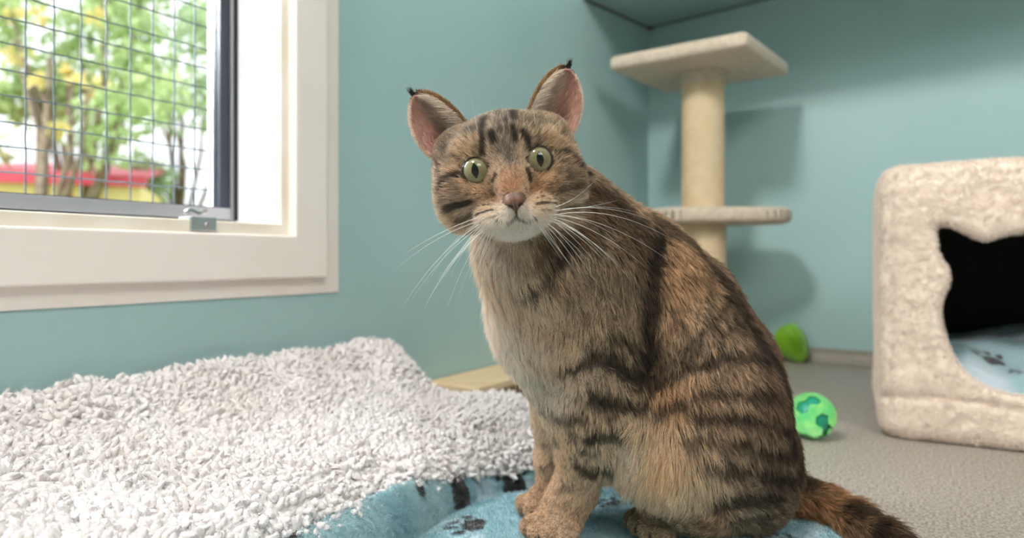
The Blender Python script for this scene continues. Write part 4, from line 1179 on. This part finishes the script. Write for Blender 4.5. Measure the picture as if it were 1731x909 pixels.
# ---- nose leather pad, finely shaped
def nose_pad():
    nx, ny = 150, 110
    gx = np.linspace(-.0096, .0096, nx); gy = np.linspace(-.0345, -.0185, ny)
    X, Y = np.meshgrid(gx, gy, indexing='ij')
    z = np.full(X.shape, -1.0)
    for i in range(0, nx, 2):
        for j in range(0, ny, 2):
            o = Vector(H(X[i, j], Y[i, j], .06)); h = CT.ray_cast(o, Vector(-hz_))
            if h[0] is not None: z[i, j] = toH(np.array(h[0])[None])[0, 2]
    z = z[::2, ::2]; z = np.where(z < -.5, np.nan, z); z = np.where(np.isnan(z), np.nanmin(z), z)
    for _ in range(3):
        zp_ = np.pad(z, 1, mode='edge'); z = (zp_[1:-1, 1:-1] * 2 + zp_[:-2, 1:-1] + zp_[2:, 1:-1] + zp_[1:-1, :-2] + zp_[1:-1, 2:]) / 6
    xi = np.linspace(0, z.shape[0] - 1, nx); yi = np.linspace(0, z.shape[1] - 1, ny)
    z = np.stack([np.interp(yi, np.arange(z.shape[1]), row) for row in z]); z = np.stack([np.interp(xi, np.arange(z.shape[0]), z[:, j]) for j in range(ny)], 1)
    wd = np.interp(Y, [-.0332, -.0318, -.0300, -.0280, -.0262, -.0240, -.0215, -.0198, -.0190], [.0002, .0010, .0030, .0062, .0086, .0084, .0074, .0050, .0002])
    m = 1 - np.abs(X) / wd
    lift_ = .0022 * sstep(-.02, .30, m) - .0012 * (1 - sstep(-.15, .0, m))
    # nostrils: commas opening to the lower sides; midline groove
    ax_ = np.abs(X)
    tq = np.clip((ax_ - .0032) / .0050, 0, 1); cyn = -.0286 + .0024 * tq ** 1.3
    nd_ = np.hypot(np.where(ax_ < .0032, ax_ - .0032, np.where(ax_ > .0082, ax_ - .0082, 0)), Y - cyn) / (.0011 + .0005 * (1 - tq))
    nos = 1 - sstep(.7, 1.25, nd_)
    gro = (1 - sstep(.0002, .0007, ax_)) * sstep(-.0235, -.027, Y) * 1.0
    zz = z + lift_ - .0016 * nos - .0006 * gro + .0008 * np.exp(-((ax_ - .0058) / .0022) ** 2 - ((Y + .0245) / .0022) ** 2)
    tex = vnoise(np.stack([X, Y, X * 0], -1), 1500, 9)
    c = srgb_np([108, 72, 56]) * (0.86 + .28 * tex)[..., None]
    dk_ = srgb_np([40, 28, 26])
    rim = 1 - sstep(.02, .20, m + .06 * sstep(-.026, -.022, Y)); rim = np.maximum(rim * .85, gro * .6)
    topg = sstep(-.0228, -.0200, Y) * .55
    c = c + (srgb_np([112, 92, 86]) - c) * topg[..., None]
    c = c + (dk_ - c) * rim[..., None]; c = c * (1 - .93 * nos)[..., None]
    idx = np.arange(nx * ny).reshape(nx, ny)
    Q = np.stack([idx[:-1, :-1], idx[1:, :-1], idx[1:, 1:], idx[:-1, 1:]], -1).reshape(-1, 4)
    Q = Q[(m.reshape(-1)[Q] > -.12).all(1)]
    V = np.stack([X, Y, zz], -1).reshape(-1, 3)
    us = np.unique(Q); rm_ = np.full(nx * ny, -1); rm_[us] = np.arange(len(us))
    m_ = tone_mat('nose_leather', .42)
    o = mesh_np('nose', E0 + V[us] @ HR, rm_[Q], m_, cat, col=c.reshape(-1, 3)[us]); o['label'] = 'brownish pink nose with dark rim'
nose_pad()
# ---- eyelid rims
M['lid'] = mat('eyelid_skin', srgb(38, 27, 22), .35)
for ec, ea, s in eyes:
    ex = unit(hx_ - ea * (hx_ @ ea)); eu = np.cross(ea, ex); na, nk = 96, 12; V = []
    th_in = math.pi + .45 if s > 0 else -.45
    for i in range(na):
        a = 2 * math.pi * i / na; da = (a - th_in + math.pi) % (2 * math.pi) - math.pi
        rr_ = .0094 + .0026 * math.exp(-(da / .22) ** 2) - .0017 * max(0.0, math.sin(a)) ** 2 - .0006 * min(0.0, math.sin(a)) ** 2 
        tb = .0009 + .0005 * math.exp(-(da / .3) ** 2)
        dz = .0062 - .0016 * math.exp(-(da / .3) ** 2)
        for k in range(nk):
            b = 2 * math.pi * k / nk; q = rr_ + tb * math.cos(b)
            V.append(ec + ex * math.cos(a) * q + eu * math.sin(a) * q + ea * (dz + tb * math.sin(b)))
    Fq = [(i * nk + k, ((i + 1) % na) * nk + k, ((i + 1) % na) * nk + (k + 1) % nk, i * nk + (k + 1) % nk) for i in range(na) for k in range(nk)]
    mesh_np('eyelid', V, Fq, M['lid'], cat)
# ---- eyes
def eye_mat():
    m = bpy.data.materials.new('cat_eye'); m.use_nodes = True; nt = m.node_tree; b = nt.nodes['Principled BSDF']
    tc = nd(m, 'ShaderNodeTexCoord'); sx = nd(m, 'ShaderNodeSeparateXYZ'); lk(m, tc, 'Object', sx, 'Vector')
    def mth(op, a, b_=None, c=None):
        n = nt.nodes.new('ShaderNodeMath'); n.operation = op
        for i, v in enumerate((a, b_, c)):
            if v is None: continue
            if isinstance(v, (int, float)): n.inputs[i].default_value = v
            else: nt.links.new(v, n.inputs[i])
        return n.outputs[0]
    X, Y = mth('DIVIDE', sx.outputs[0], ER), mth('DIVIDE', sx.outputs[1], ER)
    r = mth('SQRT', mth('ADD', mth('MULTIPLY', X, X), mth('MULTIPLY', Y, Y)))
    # pointed slit pupil: |x| < a (1 - (y/b)^2)
    yb = mth('DIVIDE', Y, .52)
    wid = mth('MULTIPLY', mth('SUBTRACT', 1.0, mth('MULTIPLY', yb, yb)), .24)
    pup = mth('SMOOTH_MIN', mth('MULTIPLY', mth('SUBTRACT', wid, mth('ABSOLUTE', X)), 40.0), 1.0, .2)
    pup = mth('MAXIMUM', mth('MINIMUM', pup, 1.0), 0.0)
    ramp = nd(m, 'ShaderNodeValToRGB'); e = ramp.color_ramp.elements
    e[0].position = 0.15; e[0].color = srgb(136, 120, 78)
    e[1].position = 0.95; e[1].color = srgb(22, 18, 14)
    for p_, c_ in ((.45, srgb(124, 118, 84)), (.68, srgb(140, 134, 102)), (.80, srgb(84, 74, 48)), (.86, srgb(50, 44, 30))):
        q = e.new(p_); q.color = c_
    nt.links.new(r, ramp.inputs['Fac'])
    nz = nd(m, 'ShaderNodeTexNoise', Scale=700.0, Detail=3); lk(m, tc, 'Object', nz, 'Vector')
    mx = nd(m, 'ShaderNodeMix', data_type='RGBA', blend_type='MULTIPLY'); mx.inputs[0].default_value = .35
    nt.links.new(ramp.outputs[0], mx.inputs[6]); nt.links.new(nz.outputs['Fac'], mx.inputs[7])
    mx2 = nd(m, 'ShaderNodeMix', data_type='RGBA'); nt.links.new(pup, mx2.inputs[0]); nt.links.new(mx.outputs[2], mx2.inputs[6]); mx2.inputs[7].default_value = (.004, .004, .005, 1)
    nt.links.new(mx2.outputs[2], b.inputs['Base Color'])
    b.inputs['Roughness'].default_value = .5; b.inputs['Specular IOR Level'].default_value = 0.0
    b.inputs['Coat Weight'].default_value = 1.0; b.inputs['Coat Roughness'].default_value = 0.02; b.inputs['Coat IOR'].default_value = 1.45
    return m
M['eye'] = eye_mat()
for ec, ea, s in eyes:
    bm = bmesh.new(); bmesh.ops.create_uvsphere(bm, u_segments=64, v_segments=48, radius=ER)
    me = bpy.data.meshes.new('eye'); bm.to_mesh(me); bm.free(); me.polygons.foreach_set('use_smooth', np.ones(len(me.polygons), bool)); me.materials.append(M['eye'])
    o = bpy.data.objects.new('eye', me); COL.objects.link(o); o.parent = cat
    ex = unit(hx_ - ea * (hx_ @ ea)); eu = np.cross(ea, ex)
    R4 = Matrix(((ex[0], eu[0], ea[0], 0), (ex[1], eu[1], ea[1], 0), (ex[2], eu[2], ea[2], 0), (0, 0, 0, 1)))
    o.matrix_local = Matrix.Translation(Vector(ec) - cat.location) @ R4
    # clear cornea dome
# ---- fur
guides = [  # px, py, dx, dy, length mm
 (830,440,.1,1,17),(822,500,.3,1,19),(835,550,.35,1,20),(870,600,.35,1,20),(900,670,.1,1,11),(960,450,.4,1,17),(1000,370,.8,.7,14),(1050,370,1,.7,13),(900,440,.2,1,18),(880,500,.2,1,19),(940,560,-.05,1,18),(1000,560,0,1,15),
 (1040,500,.1,1,13),(1100,430,.5,1,13),(1180,470,.6,1,13),(1250,520,.6,1,13),(1310,620,.35,1,13),(1200,600,.15,1,14),(1150,680,-.05,1,19),(1090,740,-.40,1,27),(1070,790,-.35,1,27),(1130,800,-.05,1,28),(1190,800,.1,1,20),(1280,760,.3,1,14),(1340,760,.3,1,12),
 (1250,850,.9,.4,13),(1330,870,1,.35,12),(1010,640,-.2,1,10),(950,640,-.1,1,12),(1060,650,.5,.7,12),(985,680,-.1,1,9),(930,690,-.1,1,9),(1010,700,0,1,9),(1060,600,.3,1,14),(990,740,-.1,1,9),(1030,740,.4,1,11),(975,800,-.15,1,7),(960,850,-.2,1,6),(945,885,-.5,1,2.6),(935,720,-.05,1,9),(928,800,-.1,1,7),
 (895,862,-.8,.5,2.8),(918,850,-.8,.5,3.2),(925,885,-.6,.6,2.6),(1075,880,-.9,.3,2.6),(1120,885,-.9,.3,3.2),(1200,885,-.9,.2,8),(1380,840,1,.6,15),(1440,880,1,.6,16),(1520,930,1,.7,16),(1120,560,.1,1,14),(1100,640,0,1,16),(1240,700,.2,1,14)]
g_p = np.array([hit(a, b) for a, b, *_ in guides])
g_d = np.array([list(RGT * c[2] - UPV * c[3]) for c in guides]); g_d = unit(g_d)
# tail guides run along the tail whatever the side
tg = [(t0[0], unit(t1[0] - t0[0])) for t0, t1 in zip(tl[:-1], tl[1:])]
g_p = np.concatenate([g_p] + [np.array([q for q, _ in tg])]); g_d = np.concatenate([g_d, np.array([d for _, d in tg])])
g_l = np.array([c[4] for c in guides] + [15] * len(tg)) * .001
def flow(p, n):
    v = idw(p, g_p, np.column_stack([g_d, g_l]), .02)
    d, L = v[:, :3], v[:, 3]
    h = toH(p)
    hw = 1 - sstep(.058, .082, np.linalg.norm((h - np.array([0, -.004, -.038])) / np.array([1.0, 1.05, 1.0]), axis=1))
    hw = hw * (h[:, 2] > -.085)
    rad = unit(np.stack([h[:, 0], h[:, 1] + .022, np.full(len(h), -.018)], 1))
    # forehead fur runs up and back, muzzle fur runs outward and down
    hd = rad @ HR
    r = np.linalg.norm(h - np.array([0, -.024, .018]), axis=1)
    hl = .0026 + .0074 * sstep(.018, .075, r)
    hl = hl + .004 * sstep(-.025, -.05, h[:, 1]) * sstep(.03, .06, r)
    hl = np.where((h[:, 1] > .005), np.minimum(hl, .0058), hl)
    d = d * (1 - hw)[:, None] + hd * hw[:, None]; L = L * (1 - hw) + hl * hw
    L = L * (1 - .30 * (1 - sstep(.030, .050, p[:, 2])) * ((p - CAM) @ RGT < .16))
    d = d - n * (d * n).sum(1, keepdims=True)
    bad = np.linalg.norm(d, axis=1) < .05; d[bad] += (-UPV)
    d = d - n * (d * n).sum(1, keepdims=True)
    return unit(d), L, hw, h
def grow(name, p, n, count_mat, rad0, parent, clump_n, lift=.42, K=6, tone=1.0):
    d, L, hw, h = flow(p, n)
    N_ = len(p)
    pc = p + d * (L * .50)[:, None]
    L = L * rng.uniform(.55, 1.15, N_) 
    # mid-scale swirl in direction
    sw = np.stack([vnoise(p, 70, 50) - .5, vnoise(p, 70, 51) - .5, vnoise(p, 70, 52) - .5], 1)
    sw2 = np.stack([vnoise(p, 190, 53) - .5, vnoise(p, 190, 54) - .5, vnoise(p, 190, 55) - .5], 1)
    amt = (.9 - .55 * hw)[:, None]
    d = d + sw * .8 * amt + sw2 * .8 * amt + rng.normal(0, 1, (N_, 3)) * (.22 - .12 * hw)[:, None]; d = unit(d - n * (d * n).sum(1, keepdims=True))
    lf = (lift * (1 + .10 * hw) * rng.uniform(.5, 1.5, N_))[:, None]
    s = np.linspace(0, 1, K)[None, :, None]
    d0 = unit(d + n * lf * 1.5)[:, None]; 
    pts = p[:, None] - n[:, None] * np.minimum(.0006 - .0005 * hw, L * .05)[:, None, None] + (d0 * s + (d - n * .18 - UPV * .10)[:, None] * s * s * .45) * L[:, None, None] * .85
    # locks
    kd = KDTree(clump_n); sel = rng.choice(N_, clump_n, replace=False)
    for i, k_ in enumerate(sel): kd.insert(p[k_], i)
    kd.balance()
    own = np.array([sel[kd.find(q)[1]] for q in p.tolist()])
    tgt = pts[own]
    cl = sstep(.002, .010, L)[:, None, None] * (.78 * (1 - .55 * hw) * rng.uniform(.5, 1.1, N_))[:, None, None]
    pts = pts + (tgt - pts) * cl * s ** 1.3
    # never below the blanket
    # colour
    c, st_ = coat(pc)
    rnd = rng.random(N_)
    lock = rng.random(N_)[own]
    mot = (vnoise(p, 120, 61) * .6 + vnoise(p, 300, 62) * .4)
    ag = np.clip((rnd - .5) * .7 + (lock - .5) * .8 + (mot - .5) * 1.0, -1, 1)
    lum = c.mean(1); white = sstep(.45, .75, lum)
    amp = (.78 * (1 - white * .8))
    f = np.exp(ag * amp * 1.3)
    base = c * f[:, None]
    sk = np.clip(st_ * (1 + .25 * (rnd - .5)), 0, 1)
    dk = srgb_np([26, 20, 16])
    s1 = s[..., 0]
    # agouti banding: dark grey base, bright middle, dark tip on part of the hairs
    bandv = .48 + .74 * sstep(.25, .60, s1)
    tipd = (rng.random(N_) < .42 * (1 - white))[:, None] * sstep(.62, .95, s1) * .72 * (1 - .3 * white)[:, None]
    colr = base[:, None, :] * (bandv * (1 - .25 * white[:, None]) + .25 * white[:, None])[..., None]
    colr = colr * (1 - tipd[..., None])
    dkm = (sk[:, None] * (1 - .12 * s1))[..., None]
    colr = colr + (dk - colr) * dkm
    colr = colr * (tone - .58 * hw)[:, None, None]
    mxc = colr.max(-1, keepdims=True); colr = np.where(mxc > .82, colr * (.82 / np.maximum(mxc, 1e-6)), colr)
    colr = colr * np.array([1.04, 1.0, .95])
    gr_ = colr.mean(-1, keepdims=True); colr = np.clip(gr_ + (colr - gr_) * (.79 - .01 * hw)[:, None, None], .002, .9)
    taper = np.array([1.0, 1.0, .92, .75, .5, .12])[None] if K == 6 else np.linspace(1, .1, K)[None]
    rad = rad0 * (1 - .45 * hw)[:, None] * rng.uniform(.7, 1.2, (N_, 1)) * taper
    o = hair_object(name, pts, rad, colr, M['fur'], parent); o['kind'] = 'stuff'
    return o
M['fur'] = None
m = bpy.data.materials.new('tabby_fur'); m.use_nodes = True; nt = m.node_tree
b = nt.nodes['Principled BSDF']; a = nd(m, 'ShaderNodeAttribute', attribute_name='tone'); lk(m, a, 'Color', b, 'Base Color')
b.inputs['Roughness'].default_value = .55; b.inputs['Specular IOR Level'].default_value = .25
tr = nd(m, 'ShaderNodeBsdfTranslucent'); lk(m, a, 'Color', tr, 'Color'); mx = nd(m, 'ShaderNodeMixShader', Fac=.25)
lk(m, b, 'BSDF', mx, 1); lk(m, tr, 'BSDF', mx, 2); lk(m, mx, 'Shader', nt.nodes['Material Output'], 'Surface')
M['fur'] = m
# where fur grows
hV = toH(Vc)
dens = np.ones(nb)
hdist = np.linalg.norm((hV - np.array([0, -.004, -.038])), axis=1)
dens *= 1 + 2.2 * (1 - sstep(.055, .075, hdist)) + 3.0 * (1 - sstep(.03, .055, np.linalg.norm(hV - np.array([0, -.02, .0]), axis=1)))
for ec, ea, s in eyes:
    d_ = np.linalg.norm(Vc - (ec + ea * .0052), axis=1); dens *= sstep(.0100, .0112, d_)
dens *= 1 - nmk[:nb]
dens *= np.where(Vc[:, 2] < .0135 - .002, .0, 1.0)
away = ((Vc - CAM) * Nc).sum(1) > 0.01
dens *= np.where(away & (hdist > .07), .45, 1.0)
lowd = 1 - sstep(.04, .12, Vc[:, 2]); dens *= 1 + 1.6 * lowd * ((Vc - CAM) @ RGT < .09)
NF = 260000
fp, fn = scatter(Vc, Qc, Nc, NF, dens)
fur = grow('coat_fur', fp, fn, NF, .00020, cat, 34000, tone=1.95)
fur['label'] = 'brown tabby fur with black stripes'
# guard wisps: longer sparse pale and dark hairs
gp, gn = scatter(Vc, Qc, Nc, 9000, dens * (hdist > .05))
grow('guard_hairs', gp, gn, 9000, .00011, cat, 9000, lift=.8, tone=2.2)['label'] = 'longer loose outer hairs'
# ---- ear fur
def ear_fur():
    PP, DD, LL, CC, RR, NN = [], [], [], [], [], []
    for F_, N_, Q_, V2, Q2, gg, tt in ears:
        s = np.sign(F_[:, 0].mean())
        cnt = 9000
        k_ = rng.integers(0, len(Q_), cnt); w = rng.dirichlet([1, 1, 1, 1], cnt)[..., None]
        p = (F_[Q_[k_]] * w).sum(1); n = unit((N_[Q_[k_]] * w).sum(1)); g = (gg[Q_[k_]] * w[..., 0]).sum(1); t = (tt[Q_[k_]] * w[..., 0]).sum(1)
        # outside (back) fur
        up_ = unit(np.array([s * .35, 1.0, -.1]))
        ut = up_ + rng.normal(0, .15, (cnt, 3)); ut = unit(ut - n * (ut * n).sum(1, keepdims=True)); PP.append(p - n * .0010); DD.append(unit(ut - n * .25)); LL.append((.0045 - .0030 * np.abs(t)) * rng.uniform(.6, 1.2, cnt))
        cb = np.tile(srgb_np([128, 98, 70]), (cnt, 1)) * np.exp(rng.normal(0, .25, (cnt, 1))); cb *= (1 - .7 * sstep(.86, 1, g))[:, None]
        CC.append(cb); RR.append(np.full(cnt, .00011)); NN.append(-n)
        # rim fringe, both edges: dense short hairs standing out
        c2 = 5000; gr = rng.random(c2) ** .9; sd_ = rng.choice([-1, 1], c2)
        gi = np.clip((gr * 43).astype(int), 0, 43); ti = np.where(sd_ < 0, 0, 39)
        pr_ = F_[gi * 40 + ti] + rng.normal(0, .0005, (c2, 3))
        od = np.where((sd_ < 0)[:, None], np.array([s * -.6, .6, .3]), np.array([s * .9, .25, .25]))
        PP.append(pr_); DD.append(unit(od * .5 + up_ + rng.normal(0, .2, (c2, 3)))); LL.append(np.where(sd_ < 0, .0034, .0018) * rng.uniform(.5, 1.3, c2))
        cr = np.where((sd_ < 0)[:, None], srgb_np([150, 116, 78]), srgb_np([230, 202, 182])) * np.exp(rng.normal(0, .25, (c2, 1)))
        cr = cr * (1 - .8 * sstep(.9, 1, gr))[:, None]
        CC.append(cr); RR.append(np.full(c2, .00011)); NN.append(np.tile([0, 0, 1.0], (c2, 1)))
        # short down inside
        c3 = 6000; k_ = rng.integers(0, len(Q_), c3); w = rng.dirichlet([1, 1, 1, 1], c3)[..., None]
        p = (F_[Q_[k_]] * w).sum(1); n = unit((N_[Q_[k_]] * w).sum(1)); g = (gg[Q_[k_]] * w[..., 0]).sum(1); t = (tt[Q_[k_]] * w[..., 0]).sum(1)
        keep = rng.random(c3) < (.35 + .65 * np.abs(t)); p, n, g, t = p[keep], n[keep], g[keep], t[keep]; c3 = len(p)
        ut = np.array([s * .75, .55, 0]) + rng.normal(0, .2, (c3, 3)); ut = unit(ut - n * (ut * n).sum(1, keepdims=True)); PP.append(p + n * .0010); DD.append(unit(ut + n * .35)); LL.append(.0050 * rng.uniform(.5, 1.3, c3))
        CC.append(np.tile(srgb_np([212, 172, 158]), (c3, 1)) * np.exp(rng.normal(0, .18, (c3, 1)))); RR.append(np.full(c3, .00008)); NN.append(n)
        # long pale wisps from the inner edge sweeping across the opening
        c4 = 2600; gr = rng.random(c4) * .86; t4 = -1 + rng.random(c4) ** 1.5 * 1.3
        gi = np.clip((gr * 43).astype(int), 0, 43); ti = np.clip(((t4 + 1) / 2 * 39).astype(int), 0, 39)
        pr_ = F_[gi * 40 + ti] + N_[gi * 40 + ti] * .001 + rng.normal(0, .0005, (c4, 3))
        PP.append(pr_); DD.append(unit(np.array([s * .80, .50, .18]) + N_[gi * 40 + ti] * .35 + rng.normal(0, .13, (c4, 3)))); LL.append(.022 * rng.uniform(.35, .9, c4) * (1 - .55 * gr) * (1 - .3 * (t4 + 1)))
        CC.append(np.tile(srgb_np([226, 206, 190]), (c4, 1)) * np.exp(rng.normal(0, .22, (c4, 1)))); RR.append(np.full(c4, .00011)); NN.append(N_[gi * 40 + ti])
        # dark tuft at the tip
        c5 = 110; tip = F_[-1]
        PP.append(np.tile(tip, (c5, 1)) + rng.normal(0, .0007, (c5, 3)) ) ; DD.append(unit(np.array([s * .45, 1, 0]) + rng.normal(0, .16, (c5, 3)))); LL.append(.0085 * rng.uniform(.4, 1.2, c5))
        CC.append(np.tile(srgb_np([34, 28, 24]), (c5, 1))); RR.append(np.full(c5, .00011)); NN.append(np.zeros((c5, 3)))
    p, d, L, c, r, n = map(np.concatenate, (PP, DD, LL, CC, RR, NN))
    s = np.linspace(0, 1, 5)[None, :, None]
    pts = p[:, None] + d[:, None] * s * L[:, None, None] + (np.array([0, -.15, .0]) - n * .12)[:, None] * s ** 2 * L[:, None, None]
    W = E0 + pts @ HR
    rad = r[:, None] * np.array([1, .95, .8, .55, .12])[None]
    o = hair_object('ear_fur', W, rad, np.repeat(np.clip(c, 0, .9)[:, None], 5, 1), M['fur'], cat); o['kind'] = 'stuff'
    o['label'] = 'pale ear hair with dark tufts at the tips'
ear_fur()
# ---- whiskers
M['whisker'] = mat('whisker', srgb(246, 243, 238), .35)
def whisker(p0, p1, sag, r=.00019):
    pts = []
    a, b = np.array(p0), np.array(p1)
    for i in range(15):
        t = i / 14; pts.append(a * (1 - t) + b * t + np.array([0, sag, 0]) * 4 * t * (1 - t) * .5)
    tube('whisker', [tuple(E0 + q @ HR) for q in pts], [r * (1 - .85 * (i / 14)) for i in range(15)], M['whisker'], cat, 5)
def hpx(px, py, z):
    """head-frame point seen at a pixel, at head depth z"""
    r = ray(px, py); t = ((E0 + hz_ * z - CAM) @ hz_) / (r @ hz_); return toH(CAM + r * t)
wl = [((815,372),(662,462),.010),((812,378),(680,520),.012),((818,378),(697,505),.010),((820,382),(716,525),.012),((822,384),(728,500),.006),((826,384),(757,518),.010),((828,386),(776,500),.006),((830,388),(797,498),.004),((836,388),(800,475),.002),
      ((812,366),(690,425),.004),((822,386),(745,470),.006)]
wr_ = [((930,358),(1100,372),.012),((932,362),(1130,440),.016),((930,366),(1092,452),.014),((928,368),(1062,468),.014),((926,370),(1050,450),.010),((922,374),(1010,480),.010),((918,376),(990,470),.008),((912,378),(972,462),.004),((935,355),(1045,338),-.003),((938,350),(1010,300),-.006),
      ((926,372),(1020,440),.010),((934,364),(1145,410),.020),((908,380),(950,440),.002)]
for L_, zr in ((wl, -.03), (wr_, -.03)):
    for a, b, sg_ in L_:
        whisker(hpx(*a, .006), hpx(*b, zr + random.uniform(-.01, .02)), sg_)
for L_, sx_ in ((wl, -1), (wr_, 1)):
    for a, b, sg_ in L_[:8]:
        f_ = random.uniform(.6, .9)
        a2 = (a[0] + random.uniform(-5, 5), a[1] + random.uniform(-3, 5)); b2 = (a2[0] + (b[0] - a[0]) * f_ + random.uniform(-25, 25), a2[1] + (b[1] - a[1]) * f_ + random.uniform(-15, 25))
        whisker(hpx(*a2, .004), hpx(*b2, random.uniform(-.03, .01)), sg_ * .7, .00014)
for a, b, sg_ in [((800,250),(742,205),.003),((806,248),(768,165),.002),((812,246),(795,155),.001),((908,232),(896,150),-.001),((920,228),(985,180),.003)]:
    whisker(hpx(*a, -.008), hpx(*b, .0), sg_, .00011)
# ================================================================ LIGHT AND CAMERA
w = bpy.data.worlds.new('daylight'); scn.world = w; w.use_nodes = True
bg = w.node_tree.nodes['Background']; bg.inputs['Color'].default_value = (0.93, 0.97, 1.0, 1); bg.inputs['Strength'].default_value = 1.6
def area(name, loc, target, size, power, colr=(1, 1, 1), sy=None):
    l = bpy.data.lights.new(name, 'AREA'); l.energy = power; l.color = colr; l.size = size
    if sy: l.shape = 'RECTANGLE'; l.size_y = sy
    o = bpy.data.objects.new(name, l); COL.objects.link(o); o.location = loc
    o.rotation_euler = (Vector(target) - Vector(loc)).to_track_quat('-Z', 'Y').to_euler()
    return o
area('ceiling_and_fill_light', (-0.50, -0.75, 2.2), (-0.1, 1.2, 0.3), 0.32, 40, (1.0, .965, .92))
area('ceiling_and_fill_light', (1.35, -0.7, 2.2), (-.1, .9, 0.3), 1.3, 52, (1.0, .965, .92))  # wide soft fill added behind right of the camera, not a known lamp
area('window_daylight', (-2.0, 0.05, 1.5), (-0.3, .6, 0.1), 1.1, 175, (.90, .97, 1.0))
sun = bpy.data.lights.new('daylight_sun', 'SUN'); sun.energy = 6.0; sun.angle = math.radians(12)
so = bpy.data.objects.new('daylight_sun', sun); COL.objects.link(so); so.rotation_euler = Vector((0.25, 0.8, -0.75)).to_track_quat('-Z', 'Y').to_euler(); so.location = (-4, -3, 4)

cam = bpy.data.cameras.new('camera'); co = bpy.data.objects.new('camera', cam); COL.objects.link(co)
cam.sensor_fit = 'HORIZONTAL'; cam.sensor_width = 36.0; cam.lens = 36.0 * F / 1731
cam.shift_y = -(454.5 - HY) / 1731
co.location = tuple(CAM); co.rotation_euler = (math.radians(90), 0, PSI)
cam.clip_start = 0.02; cam.clip_end = 200
cam.dof.use_dof = True; cam.dof.focus_distance = 0.50; cam.dof.aperture_fstop = 4.2
scn.camera = co
vs = scn.view_settings; vs.view_transform = 'Standard'; vs.look = 'None'; vs.exposure = 0.10; vs.gamma = 1.0; vs.use_curve_mapping = False
